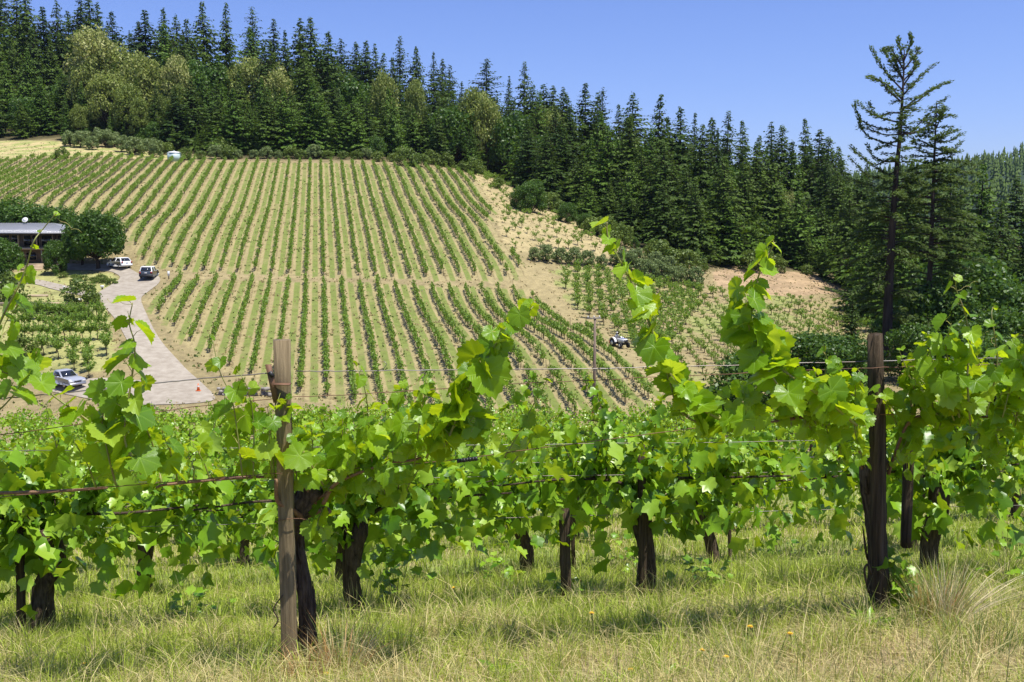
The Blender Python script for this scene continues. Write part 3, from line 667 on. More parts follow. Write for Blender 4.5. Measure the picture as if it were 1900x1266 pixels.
add_layer(13, 0, 34, 12, 21, 'dark green fir of the dense forest behind the hillside vineyard', g1, mixp)
add_layer(23, 0, 34, 15, 25, 'dark green fir of the dense forest behind the hillside vineyard', g1, mixp)
add_layer(34, 0, 32, 18, 29, 'dark green fir of the dense forest behind the hillside vineyard', g1, mixp)
add_layer(48, 0, 30, 18, 32, 'dark green fir of the dense forest behind the hillside vineyard', g1, mixp)
def tree_at(protos, u, vtop, Y, label, cat='tree', group=None, wide=1.0, minH=2):
    p = px(u, vtop, Y); return plant(protos, p[0], Y, max(minH, p[2] - G(p[0], Y)), label, cat, group, wide)
for u, v, Y, w in [(170, 42, 296, 1.0), (215, 75, 300, 1.1), (262, 85, 292, 1.0), (325, 95, 288, .75), (330, 150, 284, .7), (195, 120, 284, 1.1), (235, 150, 280, 1.1), (160, 100, 292, .9), (460, 100, 296, 1.1), (500, 112, 296, 1.2), (520, 125, 290, .9), (600, 112, 300, .8), (712, 120, 296, .7), (880, 155, 283, .9), (905, 170, 278, .8), (1016, 188, 276, .8), (1030, 200, 270, .7), (1040, 240, 262, .6), (1098, 222, 268, .7), (145, 190, 280, 1.0), (305, 170, 278, .7), (255, 175, 276, 1.0), (1460, 345, 232, .6), (770, 140, 290, .6)]:
    tree_at(tan_, u, v, Y - 14, 'pale yellow-green tan oak among the dark firs of the hillside forest', 'tree', 'pale tan oaks in the hillside forest', w * .72)
for u, v, Y, w in [(560, 215, 256, 1.0), (700, 250, 254, .9), (655, 140, 284, .9), (380, 120, 284, .9), (845, 190, 268, .9), (950, 205, 262, .8), (1080, 300, 236, 1.0), (1160, 255, 240, .9), (1210, 340, 218, .9), (1290, 360, 212, 1.0), (1350, 300, 225, .8), (1240, 250, 250, .8), (110, 150, 286, .9), (50, 175, 280, 1.0), (280, 225, 262, 1.1), (440, 240, 254, .9), (1520, 390, 214, .9), (1410, 400, 206, .9), (990, 250, 244, .8), (600, 200, 262, .8)]:
    tree_at(oaks, u, v, Y, 'rounded mid-green broadleaf tree among the firs of the hillside forest', 'tree', 'green broadleaf trees in the hillside forest', w * .95)
# brighter young firs seen in front
for u, v, Y, w in [(410, 150, 262, 1.0), (462, 190, 252, 1.0), (500, 165, 262, .9), (345, 190, 262, .9), (385, 215, 262, .9), (190, 195, 272, .8), (635, 175, 255, 1.1), (1012, 300, 226, .9), (1135, 330, 205, 1.0), (1195, 290, 215, 1.0), (1255, 320, 208, 1.0), (1320, 330, 205, 1.0), (1385, 330, 208, 1.0), (1425, 350, 208, .9), (1500, 425, 196, 1.0), (1475, 405, 200, .9), (1530, 440, 194, 1.0), (1445, 400, 203, .9), (875, 230, 250, 1.0), (815, 200, 262, 1.0), (730, 180, 262, 1.0), (545, 175, 262, 1.0), (150, 150, 268, .9), (228, 185, 266, .9), (285, 150, 264, .9), (205, 205, 264, .8), (320, 220, 258, .8), (120, 175, 266, .8), (255, 215, 262, .7), (365, 235, 256, .7)]:
    tree_at(pale + firs[:1], u, v, Y, 'brighter green young fir at the front edge of the hillside forest', 'tree', 'bright young firs along the forest edge', w)
# far right: nearer dark firs behind and beside the redwoods
for u, v, Y, w, pr in [(1600, 320, 215, 1.3, firs), (1580, 345, 190, 1.3, firs), (1620, 350, 180, 1.4, firs), (1655, 330, 170, 1.3, pale), (1690, 292, 150, 1.2, firs), (1765, 310, 150, 1.3, firs), (1825, 302, 165, 1.15, pale), (1785, 350, 140, 1.3, firs), (1860, 370, 150, 1.4, firs), (1890, 325, 170, 1.3, firs), (1940, 330, 165, 1.3, pale), (1990, 330, 170, 1.3, firs), (1640, 400, 150, 1.3, firs), (1720, 380, 138, 1.4, firs), (1840, 420, 135, 1.4, firs), (1910, 430, 130, 1.4, firs), (1610, 420, 158, 1.2, pale), (1970, 440, 130, 1.4, firs), (1680, 420, 133, 1.2, pale), (1760, 440, 128, 1.2, firs), (1555, 400, 205, 1.2, firs), (1600, 450, 175, 1.1, pale)]:
    tree_at(pr, u, v, Y, 'dense dark fir in the stand behind the tall redwoods', 'tree', 'firs standing behind the redwoods', w)
for u, v, Y, w in [(1790, 455, 118, 1.0), (1850, 500, 112, 1.1), (1720, 520, 112, 1.0), (1880, 560, 100, 1.0), (1800, 600, 98, 1.0), (1700, 600, 100, .9), (1925, 520, 112, 1.1), (1650, 585, 112, .9), (1770, 540, 110, 1.0), (1850, 625, 90, 1.0)]:
    tree_at(oaks, u, v, Y, 'dark green oak in the shade under the redwoods', 'tree', 'oaks in the shade of the redwoods', w)
o = tree_at(oaks, 1400, 650, 80, 'round dark oak in the dip at the lower right end of the vineyard', 'tree', None, 1.25)
o = tree_at(oaks, 1510, 608, 98, 'rounded dark green oak beside the small fir below the young vine block', 'tree', None, 1.25)
o = tree_at(oaks, 1560, 622, 95, 'low oak in front of the two tall redwood trunks', 'tree', None, 1.2)
sapl = tree_at(slim, 1582, 535, 104, 'slim small fir with open branches left of the redwood trunks', 'tree', None, 1.2)
tree_at(oaks, 985, 335, 203, 'big rounded green oak at the top corner of the dry tan slope', 'tree', None, 1.0)
tree_at(oaks, 960, 350, 206, 'smaller green oak leaning out over the upper corner of the vineyard bank', 'tree', None, .9)
tree_at(oaks, 1243, 463, 176, 'round bright green oak standing alone above the olive trees', 'tree', None, 1.1)
tree_at(oaks, 1178, 440, 184, 'small round green oak at the lower tip of the dry tan slope', 'tree', None, .8)
tree_at(oaks, 1052, 372, 200, 'dark oak at the forest edge halfway down the dry slope', 'tree', None, .9)
tree_at(oaks, 1085, 392, 196, 'low spreading oak where the forest meets the dry slope', 'tree', None, 1.0)
# shrubs and olives
for u, v in [(130, 270), (150, 272), (172, 276), (195, 272), (212, 270), (226, 280), (250, 286), (265, 284), (285, 290), (300, 268), (240, 264), (160, 262), (185, 262), (270, 268), (320, 262)]:
    q = at(u, v + 2); plant(olv, q[0], q[1], rf.uniform(3, 5), 'grey-green olive tree on the dry hilltop left of the tank', 'tree', 'olive trees on the dry hilltop', 1.0)
for u in np.arange(365, 740, 24):
    q = at(u + rf.normal(0, 4), 299 + (u > 700) * 4); plant(olv + shr, q[0], q[1] + 4, rf.uniform(2, 3.6), 'low grey-green shrub between the upper vine rows and the forest', 'shrub', 'shrubs along the top of the vineyard', 1.1)
for u, v in [(752, 302), (780, 305), (800, 300), (828, 305), (858, 312), (880, 318), (925, 345), (1020, 385), (1040, 392), (1105, 432), (1125, 436), (1150, 452), (1212, 474), (1225, 482), (340, 292), (300, 282), (405, 285), (430, 288), (110, 290), (1300, 500), (1335, 488), (1275, 498), (1370, 480), (1395, 500), (1420, 490), (1440, 500), (1520, 500), (1490, 495)]:
    q = at(u, v + 6); plant(shr, q[0], q[1] + 1, rf.uniform(2.4, 4.4), 'green shrub at the foot of the forest along the vineyard edge', 'shrub', 'shrubs at the foot of the forest', 1.1)
for u, v in [(992, 482), (1015, 484), (1040, 486), (1065, 490), (1090, 492), (1115, 495), (1140, 490), (1170, 500), (1190, 508), (1205, 516), (1225, 518), (1245, 524), (1180, 492), (1215, 502), (1240, 508), (1262, 522), (1290, 530), (1160, 496)]:
    q = at(u, v + 3); plant(olv, q[0], q[1], rf.uniform(2.3, 3.1) * (1.0 if u < 1150 else 1.2), 'silvery green olive tree above the goblet vine block', 'tree', 'olive trees above the goblet vines', .88)
for u, v in [(1265, 790), (1310, 760)]:
    q = at(u, v); plant(shr, q[0], q[1], 2.2, 'dark green shrub at the end of the dirt track', 'shrub', 'shrubs at the end of the dirt track', 1.2)
q = at(1498, 510); plant(shr, q[0], q[1], 2.0, 'single small shrub growing on the bare orange bank', 'shrub')
# trees round the house
tree_at(oaks, 20, 368, 163, 'dark spreading tree behind the left end of the metal roof', 'tree', None, 1.2)
tree_at(oaks, 68, 374, 164, 'dark broad tree behind the middle of the metal roof', 'tree', None, 1.1)
tree_at(oaks, 112, 380, 160, 'bright green broad tree behind the right end of the metal roof', 'tree', None, 1.1)
tree_at(oaks, -30, 372, 163, 'dark tree behind the house at the frame edge', 'tree', None, 1.4)
wal = lump_tree(rf, 9, 9.5, 'walnut_tree', 'leaf_oak', nl=20, n=17000, card=.36, trunk=.32, low=.22); PROTO.append(wal)
q = at(182, 499); plant(wal, q[0], q[1], 8.2, 'big round walnut tree in front of the house beside the white car', 'tree', None, .95)
q = at(148, 496); plant(wal, q[0], q[1] + 1, 6.6, 'dark leafy tree between the house corner and the big walnut', 'tree', None, .8)
q = at(104, 509); plant(oaks, q[0], q[1], 5.4, 'conical leafy tree on the lawn before the house door', 'tree', None, .62)
q = at(14, 520); plant(oaks, q[0], q[1], 6.0, 'dark bushy tree in front of the left side of the house', 'tree', None, .9)
q = at(-20, 515); plant(oaks, q[0], q[1], 6.5, 'dark bushy tree at the far left before the house', 'tree', None, .9)
q = at(22, 560); plant(shr, q[0], q[1], 3.6, 'bright green rounded shrub in the yard at the left edge', 'shrub', None, 1.0)
q = at(153, 565); plant(shr, q[0], q[1], 3.1, 'olive-green rounded shrub beside the gravel drive and garden path', 'shrub', None, 1.15)
q = at(42, 668); plant(shr, q[0], q[1], 2.6, 'dark rounded shrub left of the yard vine columns', 'shrub', None, 1.1)
for u, v in [(105, 512), (125, 517), (140, 518), (160, 522), (180, 522), (195, 524), (175, 516)]:
    q = at(u + 14, v + 3); plant(shr, q[0], q[1], .9, 'low green flower shrub in the bed beside the turning circle', 'shrub', 'low shrubs in the bed by the turning circle', 1.5)
for u, v in [(60, 578), (78, 580), (95, 582), (118, 584), (135, 586), (158, 588)]:
    q = at(u, v); plant(olv, q[0], q[1], 1.3, 'feathery grey-green lavender clump in the yard border', 'shrub', 'lavender clumps in the yard border', 1.4)
# ---- the far blue ridge wood: one mass
def far_wood():
    rng = np.random.RandomState(31); n = 8000; az = rng.uniform(-.75, .9, n); Y = rng.uniform(700, 1500, n); x = az * Y; mb = MB()
    ux = 950 + az * FPX; keep = (az > .25) | (rng.uniform(size=n) < .25); x = x[keep]; Y = Y[keep]; n = len(x)
    base = np.column_stack([x, Y, ground(x, Y)]); h = rng.uniform(8, 19, n); w = h * rng.uniform(.16, .24, n)
    tV = []; F = []
    for lv in range(5):                                        # five drooping skirts
        zb = .05 + lv * .19; zt = zb + .30; r = 1 - lv * .19; k = 7; o = len(tV)
        for q in range(k): a = q * 6.283 / k + lv; rr = r * (1.15 if q % 2 else .7); tV.append((math.cos(a) * rr, math.sin(a) * rr, zb))
        tV.append((0, 0, min(zt, 1)))
        for q in range(k): F.append((o + q, o + (q + 1) % k, o + k))
    tV = np.array(tV); a = rng.uniform(0, 6.28, n); R = frames(np.column_stack([np.cos(a), np.sin(a), 0 * a]), np.tile([0, 0, 1.0], (n, 1)))
    V, Fs = stamp(tV, [np.array(F)], R, base, np.column_stack([w, w, h])); mb.add(V, Fs)
    o = mb.build('far_forest', M['needles']); props(o, 'distant blue-green conifer forest covering the far ridge at the right', 'forest', None, 'stuff')
far_wood()

# ------------------------------------------------------------------ the two redwoods
def frond_branch(mbF, mbB, rng, P, r0, dens=40, size=.40, hang=.3):
    P = smooth_path(P, 7); l = np.linalg.norm(np.diff(P, axis=0), axis=1).sum()
    V, F = tube(P, np.linspace(r0, .015, len(P)), 5); mbB.add(V, F)
    n = max(6, int(l * dens)); t = rng.uniform(.12, 1, n) ** .75; i = np.minimum((t * (len(P) - 1)).astype(int), len(P) - 2); f = t * (len(P) - 1) - i
    C = P[i] * (1 - f)[:, None] + P[i + 1] * f[:, None]; T = unit(P[i + 1] - P[i]); side = np.cross(T, [0, 0, 1.0]) * rng.choice([-1, 1], n)[:, None]
    tp = T * rng.uniform(.3, 1, (n, 1)) + side * rng.uniform(.1, 1.1, (n, 1)) + np.column_stack([np.zeros(n), np.zeros(n), rng.uniform(-hang, .45, n)])
    C = C + side * rng.uniform(0, .25, (n, 1)) + rng.normal(0, .10, (n, 3))
    nn = np.tile([0, 0, 1.0], (n, 1)) + rng.normal(0, .5, (n, 3)); tV, tF = kite(); tV = tV * np.array([.75, 1, 1])
    V, F = stamp(tV, tF, frames(tp, nn), C, size * rng.uniform(.5, 1.2, n) * (1.1 - .35 * t)); mbF.add(V, F)
def redwood(name, label, Y, trunk, r0, branches, seed, rnd):
    rng = np.random.RandomState(seed); b = px(*trunk[-1], Y); base = np.array([b[0], Y, G(b[0], Y)]); root = empty(name, base)
    props(root, label, 'tree', 'the two tall redwoods')
    TP = smooth_path(np.array([px(u, v, Y) for u, v in trunk[:-1]] + [base - [0, 0, .5]]) - base, 6)
    R = np.interp(TP[:, 2], [0, TP[0, 2]], [r0, .05]) * np.where(TP[:, 2] < 1.5, 1.25, 1)
    V, F = tube(TP, R, 12, .12, 7); mk('trunk', V, F, M['bark_tree'], root, smooth=True)
    def axis(v):                                   # trunk point at photo row v
        z = px(950, v, Y)[2] - base[2]; o = np.argsort(TP[:, 2]); return np.array([np.interp(z, TP[o, 2], TP[o, 0]), np.interp(z, TP[o, 2], TP[o, 1]), z])
    mf = MB(); mb_ = MB()
    for br in branches:
        v0 = br[0]; dy = br[1]; P = [axis(v0)]
        for k, (u, v) in enumerate(br[2:]): P.append(px(u, v, Y + dy * (k + 1) / (len(br) - 2)) - base)
        frond_branch(mf, mb_, rng, P, .10)
    for (v0, v1, n, l0, l1, drp) in rnd:
        for k in range(n):
            v = v0 + (v1 - v0) * (k + rng.uniform()) / n; a = rng.uniform(0, 6.28); l = rng.uniform(.55, 1.1) * (l0 + (l1 - l0) * (v - v0) / (v1 - v0)); d = np.array([math.cos(a), math.sin(a), 0]); A = axis(v)
            frond_branch(mf, mb_, rng, [A, A + d * l * .5 + [0, 0, l * .04], A + d * l + [0, 0, -l * drp + rng.uniform(-.2, .6)]], .04 + l * .012, 40, .46 if l > 2 else .34)
    mf.build('crown', M['needles_red'], root); mb_.build('branches', M['bark_tree'], root, smooth=True); return root
redwood('redwood_tree', 'tallest redwood with sparse bare upper branches against the sky', 106, [(1678, 92), (1676, 150), (1670, 250), (1662, 330), (1654, 450), (1648, 560), (1646, 650)], .60,
    [(112, 0, (1690, 80), (1688, 62)), (118, 1, (1670, 90), (1668, 70)), (130, -1, (1655, 92), (1648, 88)), (130, 1, (1700, 100), (1703, 88)), (150, 0, (1695, 130), (1702, 118)), (150, 1, (1655, 118), (1638, 92)), (168, 0, (1640, 130), (1616, 88), ), (160, 2, (1700, 120), (1690, 100)), (185, -1, (1650, 160), (1625, 148), (1612, 142)), (150, 2, (1655, 100), (1640, 95)),
     (178, 1, (1700, 150), (1735, 118)), (200, 1, (1700, 190), (1730, 165), (1737, 162)), (190, -2, (1650, 170), (1630, 148), (1611, 142)), (210, -1, (1650, 210), (1625, 215), (1612, 190)), (238, 0, (1640, 240), (1600, 225), (1585, 195)),
     (228, -2, (1645, 222), (1620, 212), (1588, 188)), (250, 1, (1640, 250), (1612, 240), (1592, 235)), (205, 2, (1705, 180), (1740, 160), (1762, 152)), (245, 2, (1690, 245), (1720, 215), (1745, 200)), (250, -2, (1700, 245), (1740, 220), (1752, 200)),
     (262, 1, (1640, 265), (1605, 248), (1592, 218)), (300, -1, (1650, 296), (1620, 305), (1580, 275)), (318, 1, (1645, 322), (1610, 300), (1578, 272)), (330, -1, (1640, 330), (1610, 325), (1575, 290)), (300, 2, (1640, 300), (1620, 290), (1608, 268)),
     (345, 1, (1640, 350), (1600, 340), (1570, 330)), (345, -1, (1690, 340), (1720, 318), (1745, 310)), (370, 1, (1690, 372), (1730, 352), (1765, 350)), (510, -3, (1620, 520), (1580, 545), (1530, 535)), (400, 1, (1620, 395), (1590, 400), (1570, 388))],
    41, [(88, 250, 36, 1.0, 2.3, .0), (250, 330, 14, 2.2, 3, .05), (330, 480, 46, 4.0, 5.2, .12), (470, 600, 20, 4, 4.5, .2)])
redwood('redwood_tree', 'second redwood behind with forked top right of the tallest one', 112, [(1738, 190), (1736, 240), (1732, 330), (1728, 450), (1722, 560), (1716, 650)], .42,
    [(235, 1, (1715, 225), (1690, 228)), (240, -1, (1750, 215), (1776, 216)), (262, 1, (1755, 250), (1780, 240)), (275, 0, (1710, 262), (1695, 262)), (262, 2, (1760, 262), (1788, 246)), (290, 1, (1765, 280), (1785, 262)), (318, 0, (1770, 315), (1815, 290)), (335, 1, (1770, 335), (1822, 300)), (325, -1, (1690, 320), (1660, 330)), (370, 1, (1770, 368), (1810, 350))],
    43, [(188, 300, 38, 1.2, 3.2, .0), (300, 480, 62, 4.6, 6.0, .1), (470, 620, 26, 5, 5, .18)])
for p in PROTO:
    for c in list(p.children): bpy.data.objects.remove(c)
    bpy.data.objects.remove(p)
# ------------------------------------------------------------------ grape leaves
def leaf_outline(th, rng):
    """radius of a five-lobed toothed grape leaf; th = 0 towards the tip, pi at the stalk"""
    a = np.abs(th); r = np.interp(a, [0, .42, .9, 1.3, 1.85, 2.35, 2.75, 3.0, math.pi], [1.0, .80, .92, .74, .80, .66, .60, .42, .10])
    return r * (1 + rng.normal(0, .03))
def near_leaf(rng, n=40):
    th = np.linspace(-math.pi, math.pi, n, endpoint=False); r = leaf_outline(th, rng)
    r = r * (1 + .055 * np.where(np.arange(n) % 2 == 0, 1, -1)) * (1 + .04 * np.sin(3 * th + rng.uniform(0, 6)))
    V = [(0, 0, 0)]; U = [(.5, .5)]; F3 = []; F4 = []; cup = rng.uniform(-.25, .22); fold = rng.uniform(-.1, .75); w1 = rng.uniform(0, 6.28); wa = rng.uniform(.05, .17); droop = rng.uniform(.0, .6)
    for j, t in enumerate((.3, .62, .85, 1.0)):
        rr = r * t if t > .7 else (r * .6 + .4 * r.mean()) * t * (1 if t > .5 else .95)
        x = np.sin(th) * rr; y = np.cos(th) * rr
        vein = np.abs(((np.abs(th) + .45) % .9) - .45) / .45                      # 0 on a main vein, 1 between
        z = -cup * rr * rr + fold * np.abs(x) * .7 + .07 * vein * rr + wa * np.sin(2.5 * th + w1) * rr ** 2 - droop * np.maximum(y, 0) ** 2 * .8
        V += list(zip(x, y, z)); U += list(zip(.5 + x * .45, .5 + y * .45))
    k = np.arange(n)
    F3 = np.stack([np.zeros(n, int), 1 + k, 1 + (k + 1) % n], 1)
    for j in range(3):
        a = 1 + j * n; b = a + n; F4.append(np.stack([a + k, b + k, b + (k + 1) % n, a + (k + 1) % n], 1))
    F4 = np.concatenate(F4); gap = (n - 1)
    return np.array(V), [F3[:, ::-1], F4[:, ::-1]], np.array(U)
def mid_leaf(rng):
    th = np.array([0, .45, .9, 1.3, 1.9, 2.4, 2.85, -2.85, -2.4, -1.9, -1.3, -.9, -.45]); r = leaf_outline(th, rng) * np.array([1.05, .85, 1.05, .85, 1, 1, .9, .9, 1, 1, .85, 1.05, .85])
    fold = rng.uniform(0, .45); dr = rng.uniform(0, .5)
    x = np.sin(th) * r; y = np.cos(th) * r; z = fold * np.abs(x) + rng.normal(0, .06, len(th)) - dr * np.maximum(y, 0) ** 2
    V = np.vstack([[0, 0, 0], np.column_stack([x, y, z])]); n = len(th); k = np.arange(n)
    return V, [np.stack([np.zeros(n, int), 1 + (k + 1) % n, 1 + k], 1)]
def low_leaf(rng):
    V = np.array([[0, -.25, 0], [.62, -.1, .12], [.5, .55, .02], [0, 1, -.18], [-.5, .55, .02], [-.62, -.1, .12]]) + rng.normal(0, .04, (6, 3))
    return V, [np.array([[0, 1, 2], [0, 2, 3], [0, 3, 4], [0, 4, 5]])]
_r = np.random.RandomState(3)
LN = [near_leaf(_r) for _ in range(8)]; LM = [mid_leaf(_r) for _ in range(5)]; LL = [low_leaf(_r) for _ in range(3)]

def put_leaves(mb, lib, rng, C, Tp, Nn, S):
    """C = stalk end, S = leaf length"""
    k = rng.randint(0, len(lib), len(C)); sx = rng.uniform(.85, 1.12, len(C))
    for q in range(len(lib)):
        i = np.where(k == q)[0]
        if not len(i): continue
        V, F = stamp(lib[q][0], lib[q][1], frames(Tp[i], Nn[i]), C[i], np.column_stack([S[i] * sx[i], S[i], S[i]]))
        mb.add(V, F, U=np.tile(lib[q][2], (len(i), 1)) if len(lib[q]) > 2 else None)
def shoot_leaves(rng, P, sp, size, lat=.0, face=None, tipfade=.45):
    """leaf positions along a shoot path: alternate sides, growing smaller to the tip"""
    l = np.linalg.norm(np.diff(P, axis=0), axis=1); s = np.concatenate([[0], np.cumsum(l)]); n = max(3, int(s[-1] / sp)); t = (np.arange(n) + rng.uniform(.1, .9, n)) / n
    C = np.stack([np.interp(t * s[-1], s, P[:, k]) for k in range(3)], 1); T = unit(np.stack([np.interp(t * s[-1], s, np.gradient(P[:, k])) for k in range(3)], 1))
    A = unit(np.cross(T, rng.normal(size=3))); B = np.cross(T, A); ph = np.where(np.arange(n) % 2 == 0, 0, math.pi) + rng.normal(0, .6, n)
    out = A * np.cos(ph)[:, None] + B * np.sin(ph)[:, None]; out[:, 2] = np.abs(out[:, 2]) * .4
    sz = size * rng.uniform(.62, 1.2, n) * np.interp(t, [0, .25, .6, 1], [.85, 1.05, .92, tipfade])
    pet = sz * rng.uniform(.35, .85, n); E = C + (out * .8 + T * .35 + [0, 0, .2]) * pet[:, None]
    tip = out * .8 + T * .1 + np.array([0, 0, -.75]) + rng.normal(0, .35, (n, 3))
    nn = out * .35 + np.array([0, 0, .7]) + rng.normal(0, .55, (n, 3)) + (0 if face is None else np.array(face))
    return C, E, tip, nn, sz
def gen_vine(rng, lod, hh=.78, tilt=0.0, big=1.0):
    """trunk with head, two canes along x, shoots and leaves; returns trunk MB and foliage MB"""
    tr = MB(); fo = MB(); hx = rng.normal(0, .05) + tilt; hy = rng.normal(0, .04)
    P = smooth_path([[0, 0, -.12], [rng.normal(0, .03) + tilt * .2, rng.normal(0, .03), hh * .35], [hx * .6 + rng.normal(0, .03), hy, hh * .7], [hx, hy, hh]], 4); n = len(P)
    V, F = tube(P, np.interp(np.linspace(0, 1, n), [0, .12, .5, .85, 1], [.095, .07, .058, .075, .06]) * rng.uniform(.85, 1.2), 9 if lod < 2 else 5, .22, rng.randint(1e6)); tr.add(V, F)
    arms = []
    for sg in (-1, 1):
        Q = smooth_path([[hx, hy, hh - .05], [hx + sg * .16, hy + rng.normal(0, .04), hh + .08], [sg * .55, rng.normal(0, .03), hh + .12 + rng.normal(0, .03)], [sg * 1.02, rng.normal(0, .03), hh + .10]], 4)
        V, F = tube(Q, np.linspace(.015, .006, len(Q)), 6 if lod < 2 else 4, .12, rng.randint(1e6)); tr.add(V, F); arms.append(Q)
    ns = int(27 * big) if lod == 1 else int(20 * big); lib = LM if lod == 1 else LL
    for k in range(ns):
        Q = arms[k % 2]; f = rng.uniform(.05, 1); B = Q[int(f * (len(Q) - 1))]
        d = np.array([rng.normal(0, .30), rng.normal(0, .42), rng.uniform(.55, 1.0)]); l = rng.uniform(.4, .85) * big; pts = [B]; v = d / np.linalg.norm(d)
        for j in range(6): v = unit(v + np.array([rng.normal(0, .12), v[1] * .10, -.13 - (rng.uniform(0, .2) if k % 5 == 0 else 0)])); pts.append(pts[-1] + v * l / 6)
        pts = np.array(pts); C, E, tp, nn, sz = shoot_leaves(rng, pts, .031 if lod == 1 else .050, .064 if lod == 1 else .080)
        put_leaves(fo, lib, rng, E, tp, nn, sz)
        if lod == 1:
            V, F = tube(pts, np.linspace(.005, .002, len(pts)), 3, cap=False); tr.add(V, F)
    m = int((280 if lod == 1 else 130) * big)                                     # leaves filling the skirt below the canes
    C = np.column_stack([rng.normal(0, .5, m).clip(-1.05, 1.05), rng.normal(0, .17, m), hh + .10 + rng.normal(0, .17, m)]); C[:, 2] -= rng.uniform(0, .12, m)
    put_leaves(fo, lib, rng, C, np.column_stack([rng.normal(0, .6, (m, 2)), np.full(m, -.6)]), np.column_stack([rng.normal(0, .5, (m, 2)), np.full(m, .6)]), rng.uniform(.06, .095, m))
    return tr, fo
rv = np.random.RandomState(1234)
def vine_proto(lod, hh, tilt=0.0, big=1.0):
    tr, fo = gen_vine(rv, lod, hh, tilt, big); r = empty('grapevine', (0, 0, -500))
    tr.build('trunk', M['bark_dark'], r, smooth=True); fo.build('foliage', M['leaf_mid'], r); return r
V1 = [vine_proto(1, rv.uniform(.66, .76)) for _ in range(5)]; VT = vine_proto(1, .72, -.38); V2 = [vine_proto(2, rv.uniform(.7, .8)) for _ in range(5)]
def row_y(k, x): return {0: 5.34, 1: 6.95, 2: 9.62}.get(k, 9.62 + (k - 2) * 2.35) + .165 * x
RX = math.atan(.165)
posts = []
def add_vine(pr, x, y, label, group, s=1.0, flip=False):
    o = copy_tree(pr); o.location = (x, y, G(x, y)); o.rotation_euler = (0, 0, RX + (math.pi if flip else 0) + rv.normal(0, .04)); o.scale = (s, s, s * rv.uniform(.94, 1.06)); return props(o, label, 'grapevine', group)
def at_row(u, k):
    """x on row k seen at photo column u"""
    d = (u - 950) / FPX; y0 = row_y(k, 0); return d * y0 / (1 - .165 * d)
xs2 = [at_row(-330, 1)] + [at_row(u, 1) for u in (45, 655, 1205, 1758)] + [at_row(2250, 1)]
for i, x in enumerate(xs2):
    add_vine(V1[i % 5], x, row_y(1, x), 'old gnarled vine in the second row, %s from the left' % nth(i + 1), 'vines of the second row', 1.08, i % 2 == 1)
x3 = [at_row(u, 2) for u in (-120, 250, 625, 975, 1345, 1720, 2060)]
for i, x in enumerate(x3):
    add_vine(VT if i == 4 else V1[(i + 2) % 5], x, row_y(2, x), ('leaning old vine with slanting trunk in the third row' if i == 4 else 'dark trunked vine in the third row, %s from the left' % nth(i + 1)), 'vines of the third row', 1.0, False)
NROW = 16
for k in range(3, NROW):
    y0 = row_y(k, 0); a = -.56 * y0 - 1.2; b = .60 * y0 + 1.2; x = a + rv.uniform(0, 1); n = 0
    lim = 1e9 if k < 10 else {10: 30, 11: 22, 12: 12, 13: 6, 14: 1, 15: -3}[k]
    while x < b and x < lim:
        n += 1
        if rv.uniform() > .04: add_vine((V1 if k < 5 else V2)[rv.randint(5)], x, row_y(k, x), '%s leafy vine from the left in the %s row down the near slope' % (nth(n), nth(k + 1)), 'vines of the %s row' % nth(k + 1), rv.uniform(.88, 1.1), rv.uniform() < .5)
        x += 2.0 + rv.uniform(-.15, .15)

# ------------------------------------------------------------------ posts and wires
def wood_post(name, label, top, bot, w, d, mat, group=None, rz=0, round_=False, split=False):
    top = np.array(top, float); bot = np.array(bot, float); mb = MB(); k = 9; rg_ = np.random.RandomState(int(abs(top[0]) * 1e3) % 9999)
    n = 12 if round_ else 4; V = []; jl = rg_.normal(0, .02, n)
    prof = [(math.cos(a) * w / 2 * (1 + j * 5), math.sin(a) * d / 2 * (1 + j * 5)) for a, j in zip(np.linspace(0, 6.283, n, endpoint=False), jl)] if round_ else [(-w / 2 + .006, -d / 2), (w / 2 - .006, -d / 2), (w / 2, -d / 2 + .006), (w / 2, d / 2 - .006), (w / 2 - .006, d / 2), (-w / 2 + .006, d / 2), (-w / 2, d / 2 - .006), (-w / 2, -d / 2 + .006)]
    n = len(prof); cs, sn = math.cos(rz), math.sin(rz)
    for j in range(k):
        t = j / (k - 1); c = bot + (top - bot) * t
        for q, (x, y) in enumerate(prof):
            e = rg_.normal(0, .0022 if not round_ else .004); x2 = x * (1 + (.0 if not round_ else .06 * math.sin(j * 1.3 + q))) + e; y2 = y + e; zz = (rg_.uniform(-.012, .006) if j == k - 1 and round_ else 0)
            V.append((c[0] + x2 * cs - y2 * sn, c[1] + x2 * sn + y2 * cs, c[2] + zz))
    V = np.array(V) - bot; i = np.arange(n); F = [np.concatenate([np.stack([j * n + i, j * n + (i + 1) % n, (j + 1) * n + (i + 1) % n, (j + 1) * n + i], 1) for j in range(k - 1)]), np.array([list(range((k - 1) * n, k * n))]), np.array([list(range(n))[::-1]])]
    o = mk(name, V, F, mat); o.location = tuple(bot); props(o, label, 'post', group); return o
YL, YR = 5.15, 5.66
bl = px(538, 1275, YL); bl[2] = G(bl[0], YL) - .15; br_ = px(1634, 1215, YR); br_[2] = G(br_[0], YR) - .15
wood_post('wooden_post', 'pale square sawn post with a rusty hook standing in the front left', px(523, 631, YL), bl, .082, .075, M['post_new'], rz=.12)
wood_post('wooden_post', 'dark split round post with deep cracks at the front right', px(1625, 620, YR), br_, .088, .085, M['post_old'], round_=True)
wood_post('wooden_post', 'brown squared post in the leaves just behind the dark split one', px(1688, 800, YR + .35), px(1680, 1015, YR + .35), .055, .05, M['post_old'])
